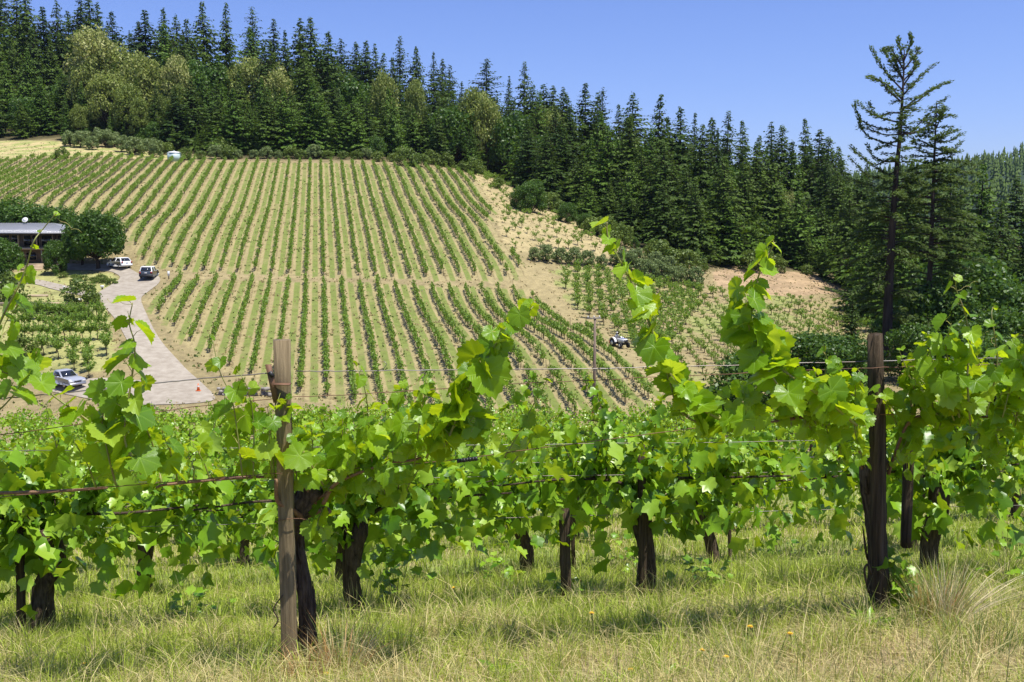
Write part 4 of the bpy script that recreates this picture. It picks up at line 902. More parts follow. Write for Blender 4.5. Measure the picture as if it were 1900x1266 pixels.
for u, v0, v1, k, w, lab in [(1190, 825, 1085, 1, .055, 'short dark post poking above the leaves of the second row centre vine'), (1047, 945, 1108, 1, .075, 'stout brown stake with a wire tie between two second row vines'), (640, 950, 1140, 1, .05, 'thin pale-edged stake beside the thick second row trunk'), (36, 950, 1225, 1, .05, 'thin stake beside the leftmost old trunk'), (1352, 935, 1060, 2, .035, 'thin stake standing upright beside the leaning vine'), (1062, 985, 1082, 2, .04, 'thin brown stake far behind the stout wire tied one')]:
    Y = row_y(k, at_row(u, k)) - .06; b = px(u + 4, v1, Y); b[2] = min(b[2], G(b[0], Y)) - .05
    wood_post('wooden_stake', lab, px(u, v0, Y), b, w, w * .8, M['post_old'])
def wire(name, label, pts, r, mat, group, seed=0):
    rs = np.random.RandomState(seed); P = smooth_path(np.array(pts), 10); P[1:-1, 2] += rs.normal(0, .0015, len(P) - 2)
    V, F = tube(P, r, 5); o = mk(name, V, F, mat, smooth=True); props(o, label, 'wire', group); return o
gw = 'trellis wires of the front row'
def wy(u): return YL + (YR - YL) * (u - 523) / 1102.0
def wp(L_, dy=0): return [px(u, v, wy(u) + dy) for u, v in L_]
wire('trellis_wire', 'grey top wire of the front row passing behind the dark post', wp([(-60, 745), (60, 735), (250, 716), (380, 702), (500, 693)], .045), .0032, M['wire'], gw, 1)
wire('trellis_wire', 'thick pale upper wire running right from the front left post', wp([(548, 689), (700, 688), (900, 686), (1150, 683), (1400, 677), (1600, 671), (1760, 667), (1960, 661)], .055), .0028, M['wire'], gw, 2)
wire('trellis_wire', 'rusty second wire tied across both front posts', wp([(-60, 815), (180, 783), (300, 763), (508, 740), (720, 728), (900, 716), (1150, 703), (1400, 692), (1640, 682), (1800, 678), (1960, 670)], -.05), .0022, M['rust'], gw, 3)
wire('trellis_wire', 'slack rusty cane wire sagging below the front leaves', wp([(-60, 928), (150, 908), (300, 896), (520, 878), (800, 858), (1000, 832), (1250, 800), (1450, 778), (1640, 769), (1760, 768), (1960, 764)], -.04), .0024, M['rust'], gw, 4)
wire('trellis_wire', 'twisted wire loop tying the left front post to its vine trunk', [px(510, 968, YL - .05), px(545, 962, YL - .05), px(575, 966, YL), px(560, 974, YL + .1), px(520, 972, YL + .06), px(510, 968, YL - .05)], .002, M['rust'], None, 5)
mb = MB()
for j in range(7): V, F = tube([px(848 + j * 5.5, 856 - j * .7, wy(850) - .04), px(853 + j * 5.5, 855 - j * .7, wy(850) - .04)], [.0105 if j % 2 else .013, .011], 8); mb.add(V, F)
props(mb.build('wire_joiner', M['black']), 'black ribbed plastic wire joiner on the slack rusty cane wire', 'clip')
V, F = tube([px(700, 688, wy(700)), px(712, 684, wy(700)), px(718, 676, wy(700)), px(712, 670, wy(700))], .002, 4); props(mk('wire_hook', V, F, M['wire']), 'small bent wire hook on the pale upper wire', 'hook')
for uu, vv, lab in [(300, 764, 'frayed twist of wire on the rusty second wire left of the post'), (1105, 686, 'frayed twist of wire where the thin utility pole shows behind')]:
    rs = np.random.RandomState(uu); mb = MB()
    for j in range(9):
        a = px(uu + rs.uniform(-30, 30), vv + rs.uniform(-4, 4), wy(uu)); V, F = tube([a, a + rs.normal(0, .012, 3), a + rs.normal(0, .03, 3)], .0013, 3); mb.add(V, F)
    props(mb.build('wire_twist', M['wire']), lab, 'wire twist')
# hardware on the left post
hk = empty('post_hook', px(506, 705, YL - .05)); props(hk, 'rusty flat iron hook with black tie on the left front post', 'hook'); o_ = np.array(hk.location)
V, F = box(np.array(px(504, 712, YL - .06)) - o_, (.03, .008, .20), rz=.2); V[:, 0] += (V[:, 2]) * -.18; mk('strap', V, F, M['rust'], hk)
V, F = box(np.array(px(524, 713, YL - .07)) - o_, (.085, .05, .006)); mk('bracket', V, F, M['rust'], hk)
V, F = tube([np.array(px(500, 690, YL - .06)) - o_, np.array(px(507, 700, YL - .06)) - o_], [.014, .011], 8); mk('tie', V, F, M['black'], hk)
for k, (vl, vr, dy) in enumerate([(838, 812, 0), (985, 935, 0), (900, 868, 0)]):
    wire('trellis_wire', ['upper', 'lowest', 'middle'][k] + ' grey wire strung through the second row of vines', [px(u, vl + (vr - vl) * (u + 60) / 2060, row_y(1, at_row(u, 1))) for u in (-60, 600, 1200, 2000)], .002, M['wire'], 'trellis wires of the second row', 10 + k)
for k, (vl, vr) in enumerate([(948, 890), (880, 838)]):
    wire('trellis_wire', ['lower', 'upper'][k] + ' grey wire strung through the third row of vines', [px(u, vl + (vr - vl) * (u + 60) / 2060, row_y(2, at_row(u, 2))) for u in (-60, 600, 1200, 2000)], .002, M['wire'], 'trellis wires of the third row', 20 + k)

# ------------------------------------------------------------------ the front row: three vines, shoot by shoot
rs1 = np.random.RandomState(99)
def clusters(mb, rng, P):
    for p in P:
        for j in range(34):
            t = rng.uniform(); q = np.array(p) + np.array([rng.normal(0, .012 * (1 - t * .6)), rng.normal(0, .012), -t * .085]); r = .0035
            mb.add(np.array([[r, 0, 0], [0, r, 0], [-r, 0, 0], [0, -r, 0], [0, 0, r], [0, 0, -r]]) + q, [np.array([[0, 1, 4], [1, 2, 4], [2, 3, 4], [3, 0, 4], [1, 0, 5], [2, 1, 5], [3, 2, 5], [0, 3, 5]])])
M['flower_bud'] = simple('grape_flower_buds', (.42, .46, .10), .6, (.30, .36, .07), 60)
def front_vine(label, trunk, tr_r, canes, shoots, buds):
    """everything given as photo pixels + forward distance"""
    base = px(*trunk[0]); base[2] = G(base[0], base[1]); root = empty('grapevine', base); props(root, label, 'grapevine', 'vines of the front row')
    if len(trunk) > 1:
        P = np.array([px(*t) for t in trunk]); P[0][2] = base[2] - .1
        P = smooth_path(P, 6) - base; V, F = tube(P, np.interp(np.linspace(0, 1, len(P)), [0, .15, .5, .8, 1], tr_r), 14, .25, 4); tm = MB(); tm.add(V, F)
        rb = np.random.RandomState(8)
        for j in range(26):                                       # loose strips of bark
            i = rb.randint(1, len(P) - 4); a = rb.uniform(0, 6.28); r = np.interp(i / len(P), [0, .15, .5, .8, 1], tr_r) * 1.05; o = np.array([math.cos(a), math.sin(a), 0]) * r
            V, F = tube([P[i] + o, P[i + 1] + o * 1.12, P[i + 3] + o * rb.uniform(1.0, 1.4)], [.004, .008, .003], 4); tm.add(V, F)
        tm.build('trunk', M['bark_dark'], root, smooth=True)
    for c, r0 in canes:
        P = smooth_path([px(*t) for t in c], 6) - base; V, F = tube(P, np.linspace(r0, r0 * .6, len(P)), 8, .14, 6); mk('cane', V, F, M['cane'], root, smooth=True)
    for s in shoots:
        pts, size, sp, r0 = s[0], s[1], s[2], s[3]; tf = s[4] if len(s) > 4 else .4
        P = smooth_path([px(*t) for t in pts], 6) - base; so = MB(); V, F = tube(P, np.linspace(r0, r0 * .35, len(P)), 6, .06, 7); so.add(V, F)
        st = so.build('shoot', M['shoot'], root, smooth=True)
        C, E, tp, nn, sz = shoot_leaves(rs1, P, sp * .80, size * .80, face=(-.05, -.30, .08), tipfade=tf); lf = MB(); put_leaves(lf, LN, rs1, E, tp, nn, sz)
        lf.build('leaves', M['leaf_near'], st, smooth=True, uv=True)
        mid = (C + E) / 2 + [0, 0, .008]; V1_, F1_ = sticks(C, mid, .0021); V2_, F2_ = sticks(mid, E, .0017); pm = MB(); pm.add(V1_, F1_); pm.add(V2_, F2_)
        # curling tendrils
        for j in range(max(1, len(C) // 9)):
            i = rs1.randint(len(C)); a = np.linspace(0, 1, 14); dirv = unit(rs1.normal(size=3) * [1, .6, .6]); q = C[i] + dirv * a[:, None] * .13; q = q + np.stack([np.sin(a * 14) * .012 * a, 0 * a, np.cos(a * 14) * .012 * a], 1)
            V, F = tube(q, .0012, 3); pm.add(V, F)
        pm.build('leaf_stalks', M['petiole'], st)['kind'] = 'stuff'
    for b in buds:
        cm = MB(); clusters(cm, rs1, [np.zeros(3)]); o = cm.build('flower_cluster', M['flower_bud'], root); o.location = tuple(px(*b) - base)
    return root
A = 5.0
def R3(lst, Y, amp=.12):
    return [(u, v, Y + (rs1.uniform(-amp, amp) if i else 0)) for i, (u, v) in enumerate(lst)]
def rnd_shoots(n, u0, u1, vb, hmin, hmax, Y, size=.10, sp=.045, spread=60, depth=.22, up=True):
    n = max(3, int(n * .8))
    out = []
    for k in range(n):
        u = u0 + (u1 - u0) * (k + rs1.uniform(.1, .9)) / n; v = vb(u) if callable(vb) else vb; h = rs1.uniform(hmin, hmax); dx = rs1.uniform(-spread, spread); y2 = Y(u) + rs1.uniform(-depth, depth); sg = -1 if up else 1
        out.append(([(u, v, Y(u)), (u + dx * .4, v + sg * h * .5, Y(u) * .5 + y2 * .5), (u + dx, v + sg * h, y2)], size * rs1.uniform(.85, 1.12), sp, .0045))
    return out
front_vine('front row vine cut by the left edge with long arching shoots', [(-160, 1300, 5.0), (-150, 1000, 5.0), (-120, 900, 5.0)], [.09, .07, .06, .07, .05],
    [([(-120, 905, 5.0), (-40, 915, 5.05), (100, 912, 5.08), (200, 905, 5.1)], .012)],
    [(R3([(-60, 760, ), (0, 600), (30, 540), (49, 495), (62, 450), (80, 425), (105, 395)], 4.6, .03)[0:], .065, .11, .006, .3),
     (R3([(-90, 820), (-30, 740), (-5, 660), (10, 600), (40, 560)], 4.7, .05), .125, .085, .005, .7),
     (R3([(240, 850), (200, 808), (120, 750), (60, 708), (5, 690), (-40, 660)], 4.75, .05), .135, .075, .007, .8),
     (R3([(-60, 800), (0, 760), (50, 700), (70, 650)], 4.85), .12, .07, .005)]
    + rnd_shoots(4, -40, 230, 905, 80, 170, lambda u: 4.95, .11, .06, 60), [(250, 865, 4.8), (255, 835, 4.85)])
front_vine('front row vine behind the pale sawn post on the left', [(572, 1235, 5.3), (565, 1100, 5.3), (548, 1000, 5.3), (560, 940, 5.28), (585, 905, 5.25)], [.075, .045, .04, .062, .05],
    [([(585, 935, 5.25), (560, 900, 5.2), (490, 885, 5.2), (320, 898, 5.1), (290, 905, 5.05)], .011), ([(560, 960, 5.25), (540, 945, 5.15), (515, 930, 5.1), (512, 890, 5.05)], .016),
     ([(590, 925, 5.25), (640, 895, 5.25), (700, 862, 5.22), (760, 855, 5.2), (800, 842, 5.2), (840, 812, 5.15)], .010), ([(600, 935, 5.2), (620, 900, 5.15), (660, 880, 5.15), (700, 866, 5.15)], .012), ([(560, 960, 5.3), (600, 945, 5.3), (612, 950, 5.25)], .02)],
    [(R3([(262, 880), (232, 820), (236, 760), (246, 690), (250, 640), (240, 600), (246, 562)], 4.75, .03), .135, .062, .007, .5),
     (R3([(300, 895), (285, 830), (262, 770), (262, 720)], 4.85), .13, .06, .006, .7), (R3([(215, 900), (200, 840), (190, 780), (205, 720)], 4.8), .125, .06, .006, .7), (R3([(330, 895), (320, 850), (300, 800)], 4.95), .11, .05, .005),
     (R3([(450, 885), (440, 800), (430, 740), (408, 690), (396, 640), (391, 618)], 4.95, .03), .115, .11, .004, .3), (R3([(470, 885), (470, 780), (455, 710), (430, 680)], 5.0), .10, .10, .004), (R3([(505, 885), (500, 800), (520, 730)], 5.0), .09, .085, .004),
     (R3([(800, 842), (830, 790), (860, 740), (900, 680), (940, 625), (975, 585), (990, 568)], 5.0, .03), .140, .045, .008, .55), (R3([(825, 830), (850, 770), (880, 700), (915, 650), (930, 610)], 4.9, .06), .135, .05, .007, .6), (R3([(790, 850), (820, 800), (850, 770)], 5.05), .12, .045, .006), (R3([(850, 810), (880, 780), (900, 800), (910, 840)], 5.05), .115, .06, .005), (R3([(690, 870), (685, 800), (680, 740), (670, 700), (655, 670)], 5.2), .085, .07, .004),
     (R3([(600, 900), (570, 850), (545, 800), (530, 750), (540, 735)], 5.05), .10, .062, .005), (R3([(935, 850), (965, 800), (985, 760), (1005, 725), (1015, 705)], 5.3), .085, .06, .004), (R3([(950, 860), (1000, 800), (1030, 770)], 5.4), .09, .06, .004),
     (R3([(600, 940), (590, 980), (620, 1020)], 5.3), .09, .06, .004)]
    + rnd_shoots(13, 540, 800, lambda u: 905 - (u - 540) * .18, 60, 175, lambda u: 5.2, .105, .047, 45) + rnd_shoots(8, 560, 760, 935, 40, 110, lambda u: 5.3, .10, .05, 60) + rnd_shoots(5, 330, 540, 890, 60, 150, lambda u: 5.15, .095, .06, 40), [(940, 700, 4.9), (875, 770, 4.95)])
front_vine('front row vine behind the dark split post on the right', [(1640, 1190, 5.85), (1630, 1080, 5.85), (1625, 960, 5.82), (1618, 880, 5.8), (1640, 850, 5.78)], [.085, .06, .052, .07, .05],
    [([(1600, 870, 5.75), (1590, 820, 5.7), (1555, 780, 5.65), (1510, 773, 5.6), (1450, 775, 5.55)], .009), ([(1648, 880, 5.8), (1665, 830, 5.75), (1690, 780, 5.7), (1740, 770, 5.7), (1850, 775, 5.75)], .011), ([(1510, 773, 5.6), (1420, 785, 5.5), (1370, 800, 5.45), (1330, 800, 5.4)], .008)],
    [(R3([(1400, 795), (1330, 775), (1270, 730), (1225, 660), (1205, 600), (1190, 560), (1165, 510), (1145, 475), (1128, 440), (1126, 412)], 5.15, .03), .145, .050, .010, .40), (R3([(1380, 800), (1310, 790), (1260, 760), (1240, 700), (1215, 655)], 5.2, .05), .13, .06, .007, .6),
     (R3([(1590, 790), (1530, 740), (1470, 700), (1420, 660), (1395, 600), (1398, 550), (1412, 500), (1430, 465), (1438, 450)], 5.2, .03), .145, .042, .008, .42), (R3([(1480, 770), (1440, 710), (1400, 640), (1385, 580), (1385, 545)], 5.15, .05), .14, .06, .007, .7),
     (R3([(1560, 790), (1550, 720), (1535, 670), (1528, 640)], 5.5), .085, .07, .004), (R3([(1370, 800), (1360, 760), (1340, 730)], 5.3), .115, .05, .005), (R3([(1420, 790), (1390, 740), (1370, 720)], 5.4), .11, .05, .005),
     (R3([(1720, 780), (1700, 730), (1680, 680), (1668, 650)], 5.6), .10, .055, .005), (R3([(1770, 780), (1740, 700), (1725, 650), (1722, 622)], 5.5), .12, .05, .005), (R3([(1800, 780), (1795, 700), (1800, 640), (1790, 580), (1775, 540), (1772, 512)], 5.4, .04), .115, .062, .007, .35), (R3([(1830, 770), (1850, 680), (1845, 620), (1840, 585), (1842, 570)], 5.5, .04), .095, .08, .006, .4),
     (R3([(1860, 775), (1880, 700), (1900, 660), (1905, 630)], 5.6), .12, .055, .005), (R3([(1780, 775), (1770, 700), (1755, 650), (1765, 600)], 5.45), .125, .055, .006, .6)]
    + rnd_shoots(14, 1440, 1610, lambda u: 790, 50, 130, lambda u: 5.55, .105, .05, 40) + rnd_shoots(18, 1650, 1930, lambda u: 790, 50, 165, lambda u: 5.7, .115, .046, 45, .25) + rnd_shoots(10, 1660, 1930, lambda u: 780, 40, 110, lambda u: 5.75, .11, .046, 50, .25, False) + rnd_shoots(5, 1480, 1600, lambda u: 790, 30, 80, lambda u: 5.6, .10, .06, 40, .2, False)
    + [(R3([(1655, 1150), (1665, 1090), (1680, 1050)], 5.75), .05, .03, .003)], [(1378, 700, 5.3), (1712, 700, 5.4), (1780, 700, 5.4), (1500, 690, 5.4)])
for b in V1 + V2 + [VT]:
    for c in list(b.children): bpy.data.objects.remove(c)
    bpy.data.objects.remove(b)
# ------------------------------------------------------------------ house, vehicles and small things of the yard
M['roof_metal'] = simple('standing_seam_roof', (.24, .25, .27), .6, (.19, .20, .22), 1.2, metal=.1)
M['wood_wall'] = simple('brown_timber_wall', (.20, .145, .095), .8, (.13, .09, .055), 2, stretch=(1, 1, 6))
M['wood_pale'] = simple('pale_timber', (.46, .36, .24), .75, (.36, .27, .17), 3)
M['glass'] = simple('dark_glass', (.012, .014, .016), .08, (.018, .02, .022), 1, spec=.8)
M['stone'] = simple('grey_stone', (.34, .31, .27), .9, (.20, .18, .15), 2.5, bump=.6)
M['tyre'] = simple('tyre_rubber', (.02, .02, .02), .9)
M['rim'] = simple('alloy_rim', (.45, .45, .47), .35, metal=.7)
M['car_white'] = simple('white_car_paint', (.74, .75, .76), .22, (.72, .73, .74), 1, spec=.6)
M['car_dark'] = simple('dark_grey_car_paint', (.05, .062, .075), .2, (.05, .06, .07), 1, spec=.7)
M['car_silver'] = simple('silver_car_paint', (.40, .42, .47), .3, (.36, .38, .42), 1, metal=.3)
M['tail'] = simple('red_tail_light', (.30, .02, .015), .3)
M['head'] = simple('clear_head_light', (.6, .6, .58), .15)
M['orange'] = simple('orange_cone_plastic', (.75, .16, .03), .5)
M['blue'] = simple('blue_paint', (.05, .11, .36), .35)
M['sign_blue'] = simple('slate_blue_sign', (.045, .12, .15), .5)
M['skin'] = simple('skin', (.42, .26, .18), .6)
M['shirt'] = simple('grey_shirt_cloth', (.30, .30, .32), .9)
M['tank'] = simple('pale_water_tank', (.42, .52, .50), .5, (.36, .46, .44), .8)
M['pole_wood'] = simple('utility_pole_wood', (.24, .18, .13), .9, (.13, .095, .07), 2, stretch=(6, 6, .4))
def house():
    YH = 151.0; b0 = px(-62, 492, YH); b1 = px(144, 432, YH); zg = G(px(60, 492, YH)[0], YH); x0, x1 = b0[0], b1[0]; k = YH / FPX
    def X(u): return px(u, 450, YH)[0]
    def Z(v): return px(60, v, YH)[2]
    r = empty('house', ((x0 + x1) / 2, YH + 4, zg)); props(r, 'low brown timber house with grey standing seam metal roof at the left edge', 'house'); O = np.array(r.location)
    def bx(name, u0, u1, v0, v1, y0, y1, mat, par=r, zlow=None):
        z0, z1 = Z(v1), Z(v0)
        if zlow is not None: z0 = zlow
        V, F = box(((X(u0) + X(u1)) / 2 - O[0], (y0 + y1) / 2 + YH - O[1], (z0 + z1) / 2 - O[2]), (X(u1) - X(u0), y1 - y0, z1 - z0)); return mk(name, V, F, M[mat], par)
    # roof: hip slab rising to the back
    ze = Z(432); zr = px(60, 414, YH + 6)[2]; xe0 = x0 - 1; xe1 = X(146); xr = X(66)
    top = np.array([[xe0, YH - 1.3, ze], [xe1, YH - 1.3, ze], [xr, YH + 6.2, zr], [xe0, YH + 6.2, zr], [xe1, YH + 9.5, ze + .3], [xe0, YH + 9.5, ze + .3]]) - O
    V = np.vstack([top, top - [0, 0, .16]]); F4 = np.array([[0, 1, 2, 3], [2, 4, 5, 3], [7, 6, 9, 8], [10, 8, 9, 11], [0, 6, 7, 1], [4, 10, 11, 5]]); F3 = np.array([[1, 4, 2], [7, 8, 10], ]); F4b = np.array([[1, 7, 10, 4]])
    roof = mk('roof', V, [F4, F3, F4b], M['roof_metal'], r)
    sm = MB(); n = 44
    for i in range(n):
        x = xe0 + (xe1 - xe0) * (i + .5) / n; t = 1.0 if x < xr else (xe1 - x) / (xe1 - xr); a = np.array([x, YH - 1.3, ze]); e = np.array([x, YH - 1.3 + 7.5 * t, ze + (zr - ze) * t])
        V, F = tube([a + [0, 0, .03] - O, e + [0, 0, .03] - O], .03, 4); sm.add(V, F)
    sm.build('seams', M['rim'], roof)['kind'] = 'stuff'
    V, F = box(((xe0 + xe1) / 2 - O[0], YH - 1.38 - O[1], ze - .14 - O[2]), (xe1 - xe0, .08, .22)); mk('fascia', V, F, M['black'], r)
    bx('wall', -62, 136, 434, 492, 1.2, 9, 'wood_wall', zlow=zg - .5)
    bx('floor_band', -62, 128, 459.5, 463.5, -.1, 1.15, 'wood_pale')
    bx('balcony_front', -60, 34, 451, 459, -.2, -.02, 'wood_pale')
    for u in (-20, 34, 68, 98): bx('post', u - 1, u + 1, 434.5, 459, -.05, .12, 'wood_pale')
    for u in (35, 76, 92, 120): bx('post', u - .8, u + .8, 464, 492, -.04, .1, 'wood_pale', zlow=zg - .3)
    for a, b, v0, v1 in [(-15, 12, 436, 450), (14, 30, 436, 450), (37, 52, 436, 458), (53, 67, 436, 458), (70, 96, 436, 458), (100, 122, 436, 458), (40, 60, 468, 484), (96, 116, 466, 486)]:
        w = bx('window', a, b, v0, v1, 1.10, 1.18, 'wood_pale'); V, F = box(((X(a) + X(b)) / 2 - O[0], YH + 1.08 - O[1], (Z(v0) + Z(v1)) / 2 - O[2]), (X(b) - X(a) - .16, .04, Z(v0) - Z(v1) - .16)); mk('pane', V, F, M['glass'], w)
    d = bx('door', 78, 91, 465, 489, 1.08, 1.18, 'wood_pale'); V, F = box(((X(78) + X(91)) / 2 - O[0], YH + 1.05 - O[1], (Z(465) + Z(489)) / 2 - O[2]), (X(91) - X(78) - .2, .05, Z(465) - Z(489) - .2)); mk('pane', V, F, M['glass'], d)
    for j in range(4): bx('step', 56 - j, 88 + j, 489 + j * 2.4, 493 + j * 2.4, -1.2 - j * .6, -.6 - j * .6, 'wood_pale', zlow=None)
    dd = empty('satellite_dish', px(46.5, 414, YH + 5.4)); props(dd, 'small white round satellite dish on the grey metal roof', 'satellite dish')
    V, F = tube([[0, 0, -.2], [0, 0, .45]], .04, 6); mk('mast', V, F, M['rim'], dd)
    rr = np.linspace(0, .46, 6); th = np.linspace(0, 6.283, 20, endpoint=False); V = []; Fq = []
    for s_ in (0, 1):
        for a in rr: V += [(a * math.cos(t), .9 * a * a - .02 * s_, a * math.sin(t) * .9) for t in th]
    V = np.array(V); n = 20; i = np.arange(n); Fq = [np.stack([s_ * 120 + j * n + i, s_ * 120 + j * n + (i + 1) % n, s_ * 120 + (j + 1) * n + (i + 1) % n, s_ * 120 + (j + 1) * n + i], 1) for s_ in (0, 1) for j in range(5)] + [np.stack([100 + i, 100 + (i + 1) % n, 220 + (i + 1) % n, 220 + i], 1)]
    c, s_ = math.cos(-.5), math.sin(-.5); V[:, 1] -= .1; V = np.column_stack([V[:, 0], V[:, 1] * c - V[:, 2] * s_, V[:, 1] * s_ + V[:, 2] * c + .55]); mk('reflector', V, [np.concatenate(Fq)], M['white'], dd, smooth=True)
    V, F = tube([[0, -.05, .2], [0, -.5, .55], [0, -.45, .75]], .02, 5); mk('feed_arm', V, F, M['rim'], dd)
house()
def wheel(par, x, y, r, w, sg):
    V, F = tube([[x, y - w / 2, r], [x, y - w * .42, r], [x, y + w * .42, r], [x, y + w / 2, r]], [r * .9, r, r, r * .9], 20); t = mk('wheel', V, F, M['tyre'], par, smooth=False)
    V, F = tube([[x, y + sg * w * .3, r], [x, y + sg * (w / 2 + .012), r]], [r * .62, r * .58], 10); mk('rim', V, F, M['rim'], t)
def car(name, label, cat, u, v, Yd, head, paint, L_, Wd, kind):
    p = px(u, v, Yd); z = G(p[0], Yd); r = empty(name, (p[0], Yd, z + .06), head); props(r, label, cat)
    h = L_ / 2; w = Wd / 2; wr = .33
    if kind == 'pickup': prof = [(-h, .48), (-h, .98), (-.15, .98), (-.15, 1.0), (.85, 1.0), (1.0, .98), (h - .12, .88), (h, .78), (h, .45), (h - .1, .32), (-h + .1, .34)]
    elif kind == 'suv': prof = [(-h, .42), (-h + .02, .98), (-h + .1, 1.05), (.9, 1.02), (h - .35, .92), (h - .05, .78), (h, .45), (h - .1, .26), (-h + .15, .26)]
    else: prof = [(-h, .4), (-h + .05, .92), (-h + .15, .98), (.8, .96), (h - .4, .82), (h - .06, .66), (h, .4), (h - .12, .2), (-h + .15, .22)]
    P = np.array(prof); n = len(P); c = P.mean(0); V = []
    for y, s_ in ((-w, .955), (-w + .07, .99), (-w * .5, 1), (w * .5, 1), (w - .07, .99), (w, .955)):
        q = c + (P - c) * s_; V += [(a, y, b) for a, b in q]
    i = np.arange(n); F = [np.concatenate([np.stack([j * n + i, j * n + (i + 1) % n, (j + 1) * n + (i + 1) % n, (j + 1) * n + i], 1) for j in range(5)]), np.array([list(range(n))]), np.array([list(range(5 * n, 6 * n))[::-1]])]
    body = mk('body', V, F, M[paint], r)
    # cabin
    if kind == 'pickup': cb = [(-.35, .99), (1.15, .99), (.55, 1.52), (-.22, 1.55)]
    elif kind == 'suv': cb = [(-h + .12, 1.0), (1.15, 1.0), (.35, 1.58), (-h + .5, 1.62)]
    else: cb = [(-h + .15, .95), (1.2, .93), (.35, 1.42), (-h + .62, 1.45)]
    wb, wt = w - .06, w - .2; (ax_, az), (bx_, bz), (cx, cz), (dx, dz) = cb
    V = np.array([(ax_, -wb, az), (bx_, -wb, bz), (cx, -wt, cz), (dx, -wt, dz), (ax_, wb, az), (bx_, wb, bz), (cx, wt, cz), (dx, wt, dz), (cx - .05, -wt + .12, cz + .05), (dx + .08, -wt + .12, dz + .05), (cx - .05, wt - .12, cz + .05), (dx + .08, wt - .12, dz + .05)])
    F = [np.array([[0, 1, 2, 3], [7, 6, 5, 4], [1, 5, 6, 2], [4, 0, 3, 7], [2, 6, 10, 8], [3, 9, 11, 7], [2, 8, 9, 3], [6, 7, 11, 10], [8, 10, 11, 9]])]
    cab = mk('roof' if kind != 'pickup' else 'cab', V, F, M['white'] if kind == 'suv' else M[paint], r)
    def quad(nm, A, B, C, D, mat, par, sh=.88, off=.012):
        Q = np.array([A, B, C, D], float); ce = Q.mean(0); Q = ce + (Q - ce) * sh; nr = unit(np.cross(Q[1] - Q[0], Q[2] - Q[0])); Q2 = np.vstack([Q + nr * off, Q - nr * .02]); mk(nm, Q2, [np.array([[0, 1, 2, 3], [7, 6, 5, 4], [0, 4, 5, 1], [1, 5, 6, 2], [2, 6, 7, 3], [3, 7, 4, 0]])], M[mat], par)
    v_ = V
    quad('rear_window', v_[4], v_[0], v_[3], v_[7], 'glass', r, .86); quad('windscreen', v_[1], v_[5], v_[6], v_[2], 'glass', r, .9)
    for s_, (a, b, c_, d) in ((-1, (0, 1, 2, 3)), (1, (5, 4, 7, 6))):
        m1 = (v_[a] + v_[b]) / 2; m2 = (v_[c_] + v_[d]) / 2
        if kind == 'pickup': quad('side_window', v_[a], v_[b], v_[c_], v_[d], 'glass', r, .74)
        else: quad('side_window', v_[a], m1, m2, v_[d], 'glass', r, .82); quad('side_window', m1, v_[b], v_[c_], m2, 'glass', r, .82)
    for sx in (-1, 1):
        for sy in (-1, 1): wheel(r, sx * h * .62, sy * (w - .1), wr, .2, sy)
        V, F = box((.75, sx * (w + .09), 1.02), (.12, .2, .13), bev=.03); mk('mirror', V, F, M[paint], r)
    for sy in (-1, 1):
        V, F = box((-h + .0, sy * (w - .16), .84), (.06, .22, .26)); mk('tail_light', V, F, M['tail'], r)
        V, F = box((h - .04, sy * (w - .22), .66), (.08, .34, .15)); mk('head_light', V, F, M['head'], r)
    V, F = box((h - .0, 0, .42), (.16, Wd * .98, .2), bev=.05); mk('front_bumper', V, F, M['rim' if kind == 'pickup' else paint], r)
    V, F = box((-h + .0, 0, .45), (.16, Wd * .98, .22), bev=.05); mk('rear_bumper', V, F, M['black' if kind == 'suv' else paint], r)
    V, F = box((h + .01, 0, .66), (.05, Wd * .42, .14)); mk('grille', V, F, M['black'], r)
    V, F = box((-h - .03, 0, .80), (.03, .34, .12)); mk('number_plate', V, F, M['white'], r)
    if kind == 'pickup':
        V, F = box((-h * .5 - .15, 0, .99), (h - .35, Wd * .8, .03)); mk('bed_floor', V, F, M['black'], r)
        for sy in (-1, 1): V, F = box((-h * .5 - .15, sy * (w - .08), 1.03), (h - .3, .1, .1)); mk('bed_rail', V, F, M[paint], r)
    if kind == 'suv':
        for sy in (-1, 1): V, F = tube([[-1.2, sy * .6, 1.68], [.3, sy * .6, 1.66]], .025, 5); mk('roof_rail', V, F, M['rim'], r)
    return r
car('parked_car', 'dark grey hatchback with pale roof parked facing uphill on the gravel drive', 'car', 277, 515, 138.5, math.radians(98), 'car_dark', 4.3, 1.82, 'suv')
car('parked_car', 'white hatchback parked beside the big walnut tree', 'car', 222, 495, 146, math.radians(140), 'car_white', 4.2, 1.75, 'hatch')
car('pickup_truck', 'old silver pickup truck on the lower gravel road', 'pickup truck', 117, 712, 92.5, math.radians(-33), 'car_silver', 4.7, 1.72, 'pickup')
